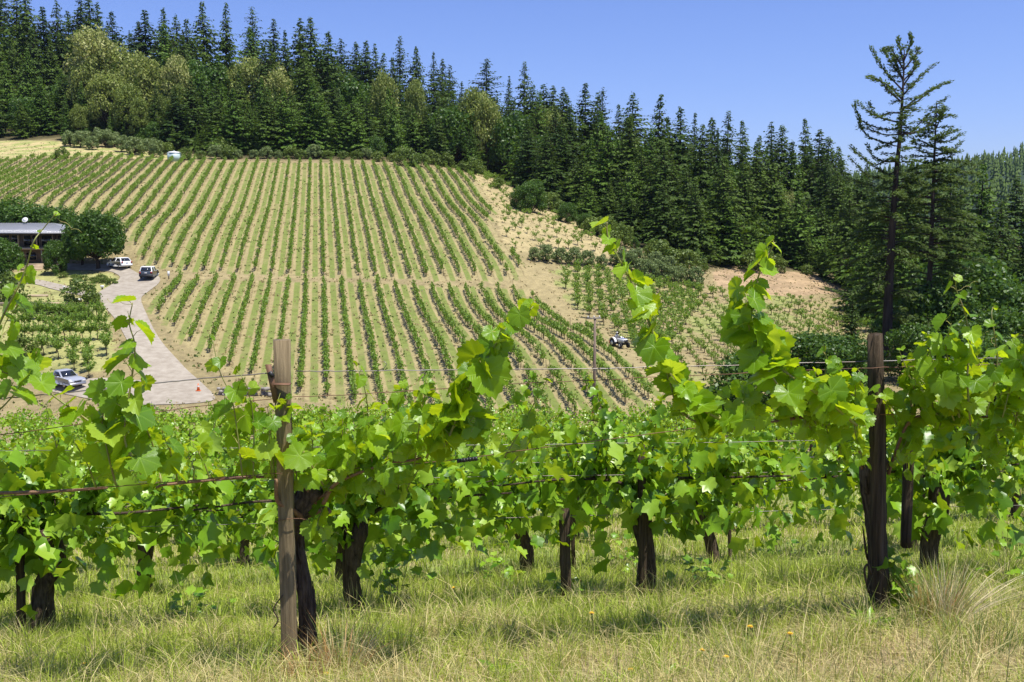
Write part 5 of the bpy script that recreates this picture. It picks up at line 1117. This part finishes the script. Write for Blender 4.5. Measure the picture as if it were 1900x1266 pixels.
def tractor():
    p = px(1149, 634, 109); r = empty('tractor', (p[0], 109, G(p[0], 109) + .02), math.radians(-62), .85); props(r, 'small tractor with white and blue hood driving down the dirt track', 'tractor')
    V, F = box((.75, 0, .95), (1.5, .62, .5), bev=.08); mk('hood', V, F, M['white'], r)
    V, F = box((.8, 0, 1.215), (1.2, .34, .02)); mk('hood_stripe', V, F, M['blue'], r)
    V, F = box((1.53, 0, .9), (.05, .5, .4)); mk('grille', V, F, M['black'], r)
    V, F = box((.1, 0, .55), (2.2, .5, .3)); mk('frame', V, F, M['black'], r)
    for sy in (-1, 1):
        for (x, rr, w) in ((-.55, .58, .34), (1.1, .36, .24)):
            V, F = tube([[x, sy * .62 - w / 2, rr], [x, sy * .62 - w * .35, rr], [x, sy * .62 + w * .35, rr], [x, sy * .62 + w / 2, rr]], [rr * .85, rr, rr, rr * .85], 22); t = mk('wheel', V, F, M['tyre'], r)
            V, F = tube([[x, sy * .62 + sy * w * .3, rr], [x, sy * .62 + sy * (w / 2 + .02), rr]], [rr * .5, rr * .45], 12); mk('rim', V, F, M['white'], t)
        a = np.linspace(.2, 2.9, 9); pts = [(-.55 + .68 * math.cos(q), .58 + .68 * math.sin(q)) for q in a]; V = []
        for (x, z) in pts: V += [(x, sy * .44, z), (x, sy * .80, z), (x, sy * .80, z + .04), (x, sy * .44, z + .04)]
        i = np.arange(8); F = np.concatenate([np.stack([4 * i + q, 4 * i + (q + 1) % 4, 4 * i + 4 + (q + 1) % 4, 4 * i + 4 + q], 1) for q in range(4)]); mk('fender', V, [F], M['white'], r)
    V, F = box((-.6, 0, .95), (.5, .46, .12), bev=.05); mk('seat', V, F, M['black'], r); V, F = box((-.86, 0, 1.2), (.1, .46, .45), bev=.03); mk('seat', V, F, M['black'], r)
    V, F = tube([[-.02, 0, 1.1], [-.2, 0, 1.38]], .025, 6); mk('steering_column', V, F, M['black'], r)
    a = np.linspace(0, 6.283, 15); V, F = tube(np.stack([-.2 + .08 * np.cos(a) * 0 - .05 * np.cos(a), .19 * np.sin(a), 1.38 + .17 * np.cos(a)], 1), .016, 5, cap=False); mk('steering_wheel', V, F, M['black'], r)
    V, F = tube([[.55, .12, 1.2], [.55, .12, 1.75]], .035, 8); mk('exhaust', V, F, M['rust'], r)
    V, F = box((-1.35, 0, .55), (.5, 1.1, .3), bev=.06); mk('implement', V, F, M['orange'], r)
    # driver: one continuous skinned body
    me = bpy.data.meshes.new('person'); J = {'pel': (-.62, 0, 1.06, .15), 'sp': (-.64, 0, 1.28, .15), 'ch': (-.58, 0, 1.48, .17), 'nk': (-.55, 0, 1.62, .065), 'hd': (-.52, 0, 1.76, .10), 'ht': (-.52, 0, 1.85, .08)}
    E = [('pel', 'sp'), ('sp', 'ch'), ('ch', 'nk'), ('nk', 'hd'), ('hd', 'ht')]
    for s_, sy in (('l', 1), ('r', -1)):
        J['sh' + s_] = (-.57, sy * .19, 1.52, .07); J['el' + s_] = (-.45, sy * .27, 1.27, .05); J['wr' + s_] = (-.26, sy * .18, 1.34, .035); J['hn' + s_] = (-.20, sy * .16, 1.40, .04)
        J['hp' + s_] = (-.58, sy * .1, 1.05, .10); J['kn' + s_] = (-.18, sy * .19, 1.06, .08); J['an' + s_] = (-.12, sy * .2, .72, .05); J['ft' + s_] = (.02, sy * .2, .68, .045)
        E += [('ch', 'sh' + s_), ('sh' + s_, 'el' + s_), ('el' + s_, 'wr' + s_), ('wr' + s_, 'hn' + s_), ('pel', 'hp' + s_), ('hp' + s_, 'kn' + s_), ('kn' + s_, 'an' + s_), ('an' + s_, 'ft' + s_)]
    ks = list(J); me.from_pydata([J[k][:3] for k in ks], [(ks.index(a), ks.index(b)) for a, b in E], []); o = bpy.data.objects.new('person', me); COL.objects.link(o)
    sk = o.modifiers.new('skin', 'SKIN'); sd = o.modifiers.new('sub', 'SUBSURF'); sd.levels = sd.render_levels = 2
    for i, k in enumerate(ks): me.skin_vertices[0].data[i].radius = (J[k][3],) * 2
    me.skin_vertices[0].data[0].use_root = True; me.materials.append(M['shirt']); o.location = r.location; o.rotation_euler = r.rotation_euler; o.scale = r.scale
    props(o, 'person in a grey shirt and cap sitting on the small tractor', 'person')
    V, F = tube([[-.52, 0, 1.72], [-.515, 0, 1.78], [-.515, 0, 1.86], [-.515, 0, 1.875]], [.07, .105, .09, .03], 12); mk('face', V * 1.0, F, M['skin'], o, smooth=True)
    V, F = tube([[-.52, 0, 1.83], [-.52, 0, 1.86], [-.52, 0, 1.91], [-.52, 0, 1.93]], [.125, .122, .10, .03], 14); mk('cap', V, F, M['white'], o, smooth=True)
tractor()
def utility_pole():
    b = px(1102, 784, 85); b[2] = G(b[0], 85); t = px(1102, 588, 85); h = t[2] - b[2]; r = empty('utility_pole', b); props(r, 'weathered wooden utility pole with short crossarm at the vineyard foot', 'utility pole')
    V, F = tube([[0, 0, -.3], [0, 0, h * .5], [0, 0, h]], [.15, .125, .10], 12); mk('pole', V, F, M['pole_wood'], r, smooth=True)
    V, F = box((-.12, -.12, h - .12), (1.25, .09, .11), rz=.25); mk('crossarm', V, F, M['stone'], r)
    for x in (-.62, -.1, .38): V, F = tube([[x, -.12 + x * .25, h - .07], [x, -.12 + x * .25, h + .02], [x, -.12 + x * .25, h + .10]], [.03, .055, .03], 8); mk('insulator', V, F, M['white'], r)
    V, F = tube([[-.16, .02, .2], [-.155, .02, 1.1]], .05, 6); mk('guard', V, F, M['orange'], r)
utility_pole()
def tank():
    p = at(322, 300); r = empty('water_tank', (p[0] - .3, p[1] + 1.5, G(p[0], p[1] + 1.5))); props(r, 'pale green round water tank with white domed top above the vineyard', 'water tank')
    a = [(0, 1.55), (2.0, 1.55), (2.08, 1.5)]; V, F = tube([[0, 0, -.3], [0, 0, 1.75]], 1.55, 28); mk('tank_wall', V, F, M['tank'], r)
    V, F = tube([[0, 0, 1.75], [0, 0, 1.83], [0, 0, 2.05], [0, 0, 2.16]], [1.62, 1.6, 1.1, .2], 28); mk('lid', V, F, M['white'], r)
    V, F = tube([[0, 0, 2.1], [0, 0, 2.3]], .25, 12); mk('hatch', V, F, M['tank'], r)
tank()
def cone_():
    p = px(368, 722, 91); z = G(p[0], 91); r = empty('traffic_cone', (p[0], 91, z + .06)); props(r, 'orange traffic cone at the edge of the gravel road', 'traffic cone')
    V, F = tube([[0, 0, .03], [0, 0, .7]], [.16, .03], 14); mk('cone_body', V, F, M['orange'], r); V, F = box((0, 0, .02), (.42, .42, .04)); mk('base', V, F, M['orange'], r)
    V, F = tube([[0, 0, .38], [0, 0, .50]], [.098, .078], 14, cap=False); mk('reflective_band', V, F, M['white'], r)
cone_()
def text(body, loc, size, mat, par, rz=0, name='lettering'):
    c = bpy.data.curves.new(name, 'FONT'); c.body = body; c.size = size; c.extrude = .01; c.align_x = 'CENTER'; c.materials.append(mat)
    o = bpy.data.objects.new(name, c); COL.objects.link(o); o.parent = par; o.location = loc; o.rotation_euler = (math.pi / 2, 0, rz); return o
def signs():
    p = px(238, 652, 99); z = G(p[0], 99); r = empty('sign_board', (p[0], 99, z)); zt = px(238, 650, 99)[2] - z; props(r, 'slate blue sign board with pale unreadable lettering beside the drive', 'sign')
    V, F = box((0, 0, zt), (.95, .05, .58)); mk('board', V, F, M['sign_blue'], r)
    rs_ = np.random.RandomState(4); mb = MB()
    for row, (h_, yy, sx) in enumerate([(.13, .10, .1), (.06, -.06, .05), (.06, -.17, .05)]):
        x = -.40
        while x < .38:
            w_ = rs_.uniform(.4, 1) * sx; V, F = box((x + w_ / 2, -.031, zt + yy), (w_, .012, h_ * rs_.uniform(.6, 1))); mb.add(V, F); x += w_ + .03 + (.08 if rs_.uniform() < .15 else 0)
    mb.build('lettering', M['white'], r)
    for sx in (-1, 1): V, F = tube([[sx * .43, .02, -.2], [sx * .43, .02, zt + .35]], .035, 6); mk('post', V, F, M['pole_wood'], r)
    for (u, v, Yq, w, h, lab) in [(222, 684, 93, .35, .4, 'small white notice post on the verge near the drive mouth'), (313, 512, 137, .28, 1.15, 'white marker post at the top corner of the lower vineyard'), (118, 518, 133, .25, .35, 'white garden lamp stub on the lawn before the house, right one'), (39, 511, 136, .25, .35, 'white garden lamp stub on the lawn before the house, left one'), (189, 521, 131, .4, .5, 'small grey box on the flower bed by the turning circle')]:
        q = px(u, v, Yq); zz = G(q[0], Yq); rr = empty('marker_post', (q[0], Yq, zz)); props(rr, lab, 'marker'); V, F = box((0, 0, h * .55), (w * .5, w * .4, h * 1.1), bev=.03); mk('stem', V, F, M['pole_wood'], rr); V, F = box((0, -.02, h * .8), (w, w * .5, h * .6), bev=.03); mk('panel', V, F, M['white'], rr)
signs()
def gabion():
    rs_ = np.random.RandomState(6)
    for (u, v, Yq, n, w, nm, lab) in [(455, 735, 90, 60, 5.0, 'stone_wall', 'low dry stone wall at the foot of the lower vineyard')]:
        q = px(u, v, Yq); mb = MB()
        for i in range(n):
            x = rs_.uniform(-w / 2, w / 2); lv = rs_.randint(0, 3); s_ = rs_.uniform(.22, .42); V, F = box((x, rs_.normal(0, .12), .12 + lv * .27), (s_ * 1.3, s_, s_ * .8), rz=rs_.uniform(0, 3), taper=.8, bev=.08); mb.add(V, F)
        o = mb.build(nm, M['stone']); o.location = (q[0], Yq, G(q[0], Yq)); props(o, lab, 'wall')
    # garden beds edged with boards in the yard
    for (u0, u1, v, Yq, lab) in [(30, 88, 546, 127, 'upper'), (0, 110, 566, 121, 'lower')]:
        a = px(u0, v, Yq); b = px(u1, v, Yq); V, F = box(((b[0] - a[0]) / 2, 0, .12), (b[0] - a[0], .5, .3)); o = mk('garden_bed_edge', V, F, M['wood_pale']); o.location = (a[0], Yq, G((a[0] + b[0]) / 2, Yq)); props(o, '%s timber board edging the terraced garden bed in the yard' % lab, 'garden edging')
    a = px(145, 559, 121); V, F = box((0, 0, .25), (.9, .35, .35), bev=.15); o = mk('garden_bundle', V, F, M['white']); o.location = (a[0], 121, G(a[0], 121)); props(o, 'small white bundle lying beside the rounded yard shrub', 'bundle')
gabion()

# ------------------------------------------------------------------ grass
def grass_mat():
    m, t = nmat('grass_blades'); o = N(t, 'ShaderNodeOutputMaterial'); p = N(t, 'ShaderNodeBsdfPrincipled'); a = N(t, 'ShaderNodeAttribute', attribute_name='col')
    L(t, a.outputs['Color'], p.inputs['Base Color']); p.inputs['Roughness'].default_value = .55; p.inputs['Specular IOR Level'].default_value = .25
    tr = N(t, 'ShaderNodeBsdfTranslucent'); L(t, a.outputs['Color'], tr.inputs[0]); mx = N(t, 'ShaderNodeMixShader'); mx.inputs[0].default_value = .4
    L(t, p.outputs[0], mx.inputs[1]); L(t, tr.outputs[0], mx.inputs[2]); L(t, mx.outputs[0], o.inputs[0]); return m
GM = grass_mat()
def blades(rng, x, y, h, w, lean, col, curl=.5):
    n = len(x); z = ground(x, y) - .01; a = rng.uniform(0, 6.28, n); d = np.stack([np.cos(a), np.sin(a)], 1) * (lean * h)[:, None]; b = rng.uniform(0, 6.28, n); s = np.stack([np.cos(b), np.sin(b), 0 * b], 1) * (w / 2)[:, None]
    P0 = np.column_stack([x, y, z]); P1 = P0 + np.column_stack([d * .35, h * .6]); P2 = P0 + np.column_stack([d * (1 + curl * lean[:, None]), h * (1 - .35 * np.minimum(lean, 1.5) ** 2 * .5)])
    V = np.stack([P0 - s, P0 + s, P1 + s * .8, P1 - s * .8, P2], 1).reshape(-1, 3); k = 5 * np.arange(n)[:, None]
    return V, [k + np.array([0, 1, 2, 3]), k + np.array([3, 2, 4])], np.repeat(np.column_stack([col, np.ones(n)]), 5, 0)
def dryness(x, y):
    d = .20 + .42 * noise(x, y, 1.3, 51) + .28 * noise(x, y, .35, 52)
    d = d + .45 * np.exp(-(((x - 2.6) / 1.5) ** 2 + ((y - 5.0) / .9) ** 2)) + .3 * np.exp(-((x + .9) / 1.0) ** 2 - ((y - 5.0) / .45) ** 2) - .3 * sstep(y, 6.0, 8.0) + .25 * sstep(y, 13, 20) + .45 * (1 - sstep(y, 4.1, 4.9))
    return np.clip(d, 0, 1)
def grass():
    rng = np.random.RandomState(8); mb = MB()
    def field(n, y0, y1, hs, ws, pw=1.0):
        Y = y0 + (y1 - y0) * rng.uniform(size=n) ** pw; X = rng.uniform(-1, 1, n) * (.60 * Y + 2.2); cl = .5 + .5 * noise(X, Y, .5, 61) + .3 * noise(X, Y, .16, 62); dd = dryness(X, Y)
        keep = rng.uniform(size=n) < np.clip(.35 + .75 * cl, .15, 1) * (1 - .35 * (dd > .85)); X, Y, cl, dd = X[keep], Y[keep], cl[keep], dd[keep]; n = len(X)
        dry = rng.uniform(size=n) < dd * .85 + .05
        g = np.array([.32, .41, .055]) * rng.uniform(.7, 1.5, (n, 1)) + np.array([.06, .04, 0]) * rng.uniform(0, 1, (n, 1)); s = np.array([.62, .56, .27]) * rng.uniform(.6, 1.25, (n, 1)) * np.array([1, 1, 1]) + np.array([.04, -.02, -.03]) * rng.uniform(0, 1, (n, 1))
        col = np.where(dry[:, None], s, g); h = hs * rng.uniform(.35, 1.15, n) * np.clip(.35 + .95 * cl, .3, 1.9) * np.where(dd > .8, .7, 1); lean = np.where(dry, rng.uniform(.2, 1.8, n), rng.uniform(.05, .8, n))
        V, F, C = blades(rng, X, Y, h, ws * rng.uniform(.6, 1.4, n), lean, col); mb.add(V, F, C=C)
    field(160000, 3.2, 6.2, .17, .0038); field(120000, 5.6, 9.5, .16, .0055); field(70000, 9.3, 15, .16, .009); field(36000, 15, 34, .15, .018, 1.2)
    # taller seed stems
    n = 6000; Y = rng.uniform(3.6, 11, n); X = rng.uniform(-.6, .6, n) * (Y + 1); V, F, C = blades(rng, X, Y, rng.uniform(.15, .34, n), np.full(n, .0035), rng.uniform(.05, .6, n), np.where(rng.uniform(size=(n, 1)) < .6, np.array([[.42, .38, .18]]), np.array([[.16, .22, .05]]))); mb.add(V, F, C=C)
    # straw litter lying on the ground
    n = 42000; Y = rng.uniform(3.4, 8.5, n); X = rng.uniform(-.62, .62, n) * (Y + 1); k = dryness(X, Y) > .5; X, Y = X[k], Y[k]; n = len(X); z = ground(X, Y) + rng.uniform(.004, .03, n); a = rng.uniform(0, 6.28, n); l = rng.uniform(.02, .10, n); d = np.column_stack([np.cos(a) * l, np.sin(a) * l, rng.normal(0, .008, n)]); s = np.column_stack([-np.sin(a), np.cos(a), 0 * a]) * .0022
    P = np.column_stack([X, Y, z]); V = np.stack([P - s, P + s, P + d + s, P + d - s], 1).reshape(-1, 3); mb.add(V, [4 * np.arange(n)[:, None] + np.array([0, 1, 2, 3])], C=np.repeat(np.column_stack([np.array([.52, .42, .25]) * rng.uniform(.45, 1.25, (n, 1)), np.ones(n)]), 4, 0))
    o = mb.build('grass', GM, col=True); props(o, 'mixed short green and straw coloured grass covering the near slope', 'grass', None, 'stuff')
grass()
def far_clumps():
    rng = np.random.RandomState(19); n = 45000; y = rng.uniform(84, 262, n); x = rng.uniform(-.60, .60, n) * y; k = y < front_y(x, y) + 2; x, y = x[k], y[k]
    cl = noise(x, y, 5, 71) + .6 * noise(x, y, 1.6, 72); k = rng.uniform(size=len(x)) < np.clip(.35 + .6 * cl, .06, 1); x, y = x[k], y[k]
    road = inpoly(x, y, P_DRIVE) ; x, y = x[~road], y[~road]; n = len(x)
    g = rng.uniform(size=n) < np.clip(.35 + .5 * noise(x, y, 14, 73), .1, .8); col = np.where(g[:, None], np.array([[.15, .20, .05]]), np.array([[.46, .37, .18]])) * rng.uniform(.65, 1.2, (n, 1)); mb = MB()
    for q in range(3):
        V, F, C = blades(rng, x + rng.normal(0, .1, n), y + rng.normal(0, .1, n), rng.uniform(.10, .30, n), rng.uniform(.10, .22, n), rng.uniform(.2, 1.0, n), col); mb.add(V, F, C=C)
    o = mb.build('dry_grass', GM, col=True); props(o, 'clumps of dry and green weeds scattered over the far hillside soil', 'grass', None, 'stuff')
far_clumps()
def tuft(label, u, v, Yd, n, hmin, hmax, rad, cols, lean, name='grass_tuft', bias=(0, 0)):
    rng = np.random.RandomState(int(u)); p = px(u, v, Yd); a = rng.uniform(0, 6.28, n); r = rad * np.sqrt(rng.uniform(size=n)); x = p[0] + np.cos(a) * r; y = Yd + np.sin(a) * r; c = 1.25 * np.array(cols)[rng.randint(0, len(cols), n)] * rng.uniform(.7, 1.25, (n, 1))
    h = rng.uniform(hmin, hmax, n); ln = rng.uniform(lean[0], lean[1], n); z = ground(x, y) - .01; d = np.column_stack([np.cos(a), np.sin(a)]) * ln[:, None] + np.array(bias) * rng.uniform(0, 1, (n, 1)); b = rng.uniform(0, 6.28, n); w = rng.uniform(.0022, .0048, n)
    S = np.column_stack([np.cos(b), np.sin(b), 0 * b]) * w[:, None] / 2; P = []
    for t in (0, .35, .7, 1.0): P.append(np.column_stack([x, y, z]) + np.column_stack([d * (h * t * (.4 + .6 * t))[:, None], h * t * (1 - .25 * t * np.linalg.norm(d, axis=1))]))
    V = np.stack([P[0] - S, P[0] + S, P[1] + S, P[1] - S, P[2] + S * .7, P[2] - S * .7, P[3]], 1).reshape(-1, 3); k = 7 * np.arange(n)[:, None]
    base = np.array([p[0], Yd, G(p[0], Yd)]); o = mk(name, V - base, [np.concatenate([k + np.array([0, 1, 2, 3]), k + np.array([3, 2, 4, 5])]), k + np.array([5, 4, 6])], GM, col=np.repeat(np.column_stack([c, np.ones(n)]), 7, 0)); o.location = tuple(base); props(o, label, 'grass tuft'); return o
st_, gr_, or_ = (.55, .47, .26), (.20, .27, .07), (.50, .30, .12)
tuft('big tuft of tall green-gold grass right of the dark split post', 1735, 1160, 5.5, 420, .2, .50, .11, [gr_, (.30, .34, .09), (.42, .38, .14), or_], (.05, .6), bias=(.1, 0))
tuft('fan of long bleached straw stems leaning right of the golden tuft', 1765, 1190, 5.35, 110, .3, .55, .06, [st_, (.6, .52, .34)], (.3, .9), bias=(.9, .1))
tuft('tall wispy grass tuft between the two front posts and left trunk', 640, 1225, 5.05, 260, .15, .42, .12, [st_, gr_, or_], (.1, .9), bias=(.25, 0))
tuft('reddish dry tuft at the base of the pale sawn post', 570, 1255, 4.95, 200, .08, .26, .09, [or_, st_, (.36, .2, .1)], (.1, .9))
tuft('slim green grass tuft in front of the thick second row trunk', 660, 1165, 6.7, 140, .15, .42, .12, [gr_, st_], (.05, .5))
tuft('dry pale tuft left of the sawn post near the bottom edge', 440, 1230, 4.9, 130, .1, .28, .14, [st_, gr_], (.2, 1.0))
tuft('green tuft at the foot of the second row centre trunk', 1222, 1090, 7.1, 150, .1, .34, .13, [gr_, st_], (.05, .5))
tuft('dark green weedy tuft at the foot of the split post', 1640, 1195, 5.4, 170, .06, .2, .1, [(.08, .16, .03), gr_], (.2, 1.1))
tuft('feathery tuft near the bottom edge right of centre', 1385, 1225, 4.75, 170, .08, .3, .2, [gr_, st_], (.2, .9))
tuft('leafy green tuft at the bottom right corner', 1830, 1235, 4.8, 160, .08, .28, .22, [gr_, (.12, .2, .04)], (.1, .7))
tuft('pale grass tuft right of the thin stake in the second row', 1090, 1115, 6.9, 140, .1, .3, .14, [gr_, st_], (.1, .7))
tuft('straw tuft at the foot of the leftmost old trunk', 62, 1225, 6.1, 120, .08, .28, .14, [gr_, st_], (.1, .8))
def flower(u, v, Yd, label, s=1.0, bud=False):
    p = px(u, v, Yd); zg = G(p[0], Yd); h = min(max(.05, p[2] - zg), .28)
    if p[2] - zg > .3 or p[2] < zg: p = at(u, v); Yd = p[1]; zg = p[2]; h = .07
    r = empty('yellow_flower', (p[0], Yd, zg)); props(r, label, 'flower', 'yellow flowers in the grass')
    V, F = tube([[0, 0, -.01], [.01, 0, h * .6], [0, 0, h]], .0025, 5); mk('stem', V, F, M['shoot'], r)
    mb = MB(); n = 16
    for ring, (R_, z_) in enumerate(((.022, .004), (.015, .009))):
        for k in range(n):
            a = k * 6.283 / n + ring * .2; c, s_ = math.cos(a), math.sin(a); q = np.array([[0, 0, 0], [c * R_ * .6 - s_ * .003, s_ * R_ * .6 + c * .003, z_], [c * R_, s_ * R_, z_ * .7], [c * R_ * .6 + s_ * .003, s_ * R_ * .6 - c * .003, z_]]) * s + [0, 0, h]; mb.add(q, [np.array([[0, 1, 2, 3]])])
    mb.build('petals', M['petal'], r)
    V, F = tube([[0, 0, h - .012], [0, 0, h]], [.004 * s, .009 * s], 8); mk('flower_base', V, F, M['shoot'], r)
M['petal'] = simple('yellow_petal', (.80, .50, .02), .6, (.75, .38, .01), 60)
for u, v, Y, l in [(605, 1250, 4.75, 'large yellow flower at the bottom edge beside the pale sawn post'), (1347, 1219, 4.75, 'bright yellow flower near the bottom edge right of centre'), (1466, 1176, 4.9, 'orange-yellow flower on a tall stem right of centre'), (1392, 1163, 5.0, 'small yellow flower above the bright one right of centre'), (1303, 1207, 4.8, 'half closed yellow flower left of the bright one'), (1098, 1138, 5.6, 'small yellow flower in the middle of the grass'),
                   (1063, 1076, 7.4, 'tiny yellow flower behind the wire tied stake, left of its pair'), (1077, 1078, 7.4, 'tiny yellow flower behind the wire tied stake, right of its pair'), (842, 1091, 7.2, 'yellow flower in the grass left of centre'), (1391, 1022, 10.5, 'tiny yellow flower right of the leaning vine'), (1488, 1028, 10.3, 'tiny yellow flower far right of the leaning vine'), (158, 1240, 5.2, 'orange-yellow flower at the bottom left'), (325, 1154, 6.6, 'tiny yellow flower between the left trunks'), (1587, 1020, 9.6, 'tiny yellow flower left of the dark split post'), (1171, 1243, 4.6, 'brownish yellow flower low at the bottom centre')]:
    flower(u, v, Y, l, .8)
def weed(u, v, Yd, label, n=7, s=.12):
    rng = np.random.RandomState(int(u) + 7); p = px(u, v, Yd); b = np.array([p[0], Yd, G(p[0], Yd)]); mb = MB()
    a = np.arange(n) * 2.4; t = np.column_stack([np.cos(a), np.sin(a), rng.uniform(.3, 1.2, n)]); V, F = stamp(np.array([[0, 0, 0], [.16, .35, .05], [.12, .75, .0], [0, 1, -.1], [-.12, .75, 0], [-.16, .35, .05]]), [np.array([[0, 1, 2], [0, 2, 3], [0, 3, 4], [0, 4, 5]])], frames(t, np.tile([0, 0, 1.0], (n, 1)) + rng.normal(0, .1, (n, 3))), np.zeros((n, 3)) + [0, 0, .01], rng.uniform(.6, 1.2, n) * s); mb.add(V, F)
    o = mb.build('weed', M['leaf_mid']); o.location = tuple(b); props(o, label, 'weed', 'broad leaved weeds in the grass')
for u, v, Y, l, n, s in [(1615, 1190, 5.35, 'dark broad leaved weed at the foot of the split post', 16, .14), (930, 1225, 4.8, 'upright broad leaved weed at the bottom left of centre', 6, .16), (1240, 1240, 4.6, 'low leaved weed at the bottom edge', 7, .1), (1800, 1150, 5.6, 'green broad leaved weed right of the golden tuft', 8, .11), (335, 1140, 6.8, 'leafy weed between the left trunks', 10, .13), (1140, 1235, 4.6, 'small weed near the bottom centre', 6, .08), (1560, 1130, 5.8, 'small weed left of the split post', 6, .08)]:
    weed(u, v, Y, l, n, s)
# suckers sprouting near the trunk bases
def sucker(u, v, Yd, label, n=22, r=.12, hh=.22):
    rng = np.random.RandomState(int(u) + 70); p = px(u, v, Yd); b = np.array([p[0], Yd, G(p[0], Yd)]); mb = MB(); C = np.column_stack([rng.normal(0, r, n), rng.normal(0, r, n), rng.uniform(.03, hh, n)])
    put_leaves(mb, LM, rng, C, rng.normal(size=(n, 3)) * [1, 1, .4], np.column_stack([rng.normal(0, .4, n), rng.normal(-.4, .4, n), np.ones(n)]), rng.uniform(.03, .065, n)); V, F = sticks(np.zeros((n, 3)), C, .002); sm = MB(); sm.add(V, F)
    root = empty('vine_sucker', b); props(root, label, 'plant', 'leafy suckers at the vine feet'); mb.build('leaves', M['leaf_mid'], root); sm.build('stems', M['shoot'], root)['kind'] = 'stuff'
for u, v, Y, l, n, r, h in [(1670, 1120, 5.7, 'leafy sucker climbing behind the dark split post', 40, .06, .42), (1310, 1075, 7.5, 'leafy sucker right of the second row centre trunk', 26, .12, .25), (735, 1145, 7.0, 'leafy sucker right of the thick second row trunk', 36, .12, .42), (345, 1140, 6.9, 'leafy sucker between the left trunks', 26, .14, .25), (1440, 1020, 10.2, 'leafy sucker below the third row right of the leaning vine', 26, .12, .3), (930, 1080, 8.6, 'leafy sucker at a third row trunk near the centre', 30, .14, .3), (1045, 1095, 7.0, 'single hanging leaf spray beside the wire tied stake', 10, .07, .2), (1180, 1040, 9.0, 'leafy sucker left of the second row centre trunk', 30, .12, .4), (1870, 1040, 6.9, 'leafy spray low at the right edge', 24, .14, .5)]:
    sucker(u, v, Y, l, n, r, h)
# dark dry cane hanging beside the posts
V, F = tube(smooth_path([px(524, 1105, 5.1), px(508, 1130, 5.1), px(516, 1150, 5.1), px(508, 1165, 5.1)], 5), .004, 5); props(mk('dry_twig', V, F, M['bark_dark'], smooth=True), 'dark dry twig hanging left of the pale sawn post', 'twig')
V, F = tube(smooth_path([px(1612, 1100, 5.6), px(1604, 1060, 5.58), px(1610, 1048, 5.58), px(1617, 1065, 5.6)], 5), .007, 6); props(mk('bark_loop', V, F, M['bark_dark'], smooth=True), 'curled strip of bark looping out left of the dark split post', 'bark strip')
# ------------------------------------------------------------------ haze
def haze():
    V, F = box((0, 1500, 160), (8400, 3200, 620)); m, t = nmat('haze_air'); o = N(t, 'ShaderNodeOutputMaterial'); v = N(t, 'ShaderNodeVolumePrincipled')
    v.inputs['Color'].default_value = (.62, .76, 1.0, 1); v.inputs['Density'].default_value = .00004; v.inputs['Anisotropy'].default_value = .2; L(t, v.outputs[0], o.inputs['Volume'])
    ob = mk('haze', V, F, m); props(ob, kind='stuff')
haze()

# ------------------------------------------------------------------ labels: repeats that share one are told apart by their place from the left
def relabel():
    by = {}
    for o in COL.objects:
        if o.parent is None and 'label' in o and 'group' in o: by.setdefault((o['group'], o['label']), []).append(o)
    for (g, l), os_ in by.items():
        if len(os_) < 2: continue
        os_.sort(key=lambda o: o.location.x / max(o.location.y, 1))
        for i, o in enumerate(os_): o['label'] = l + ', ' + nth_any(i + 1) + ' from the left'
def nth_any(k):
    if k < 100: return nth(k)
    h, r = divmod(k, 100); a = {1: 'hundred', 2: 'two-hundred'}[h]
    return a + ('th' if r == 0 else '-and-' + nth(r))
relabel()
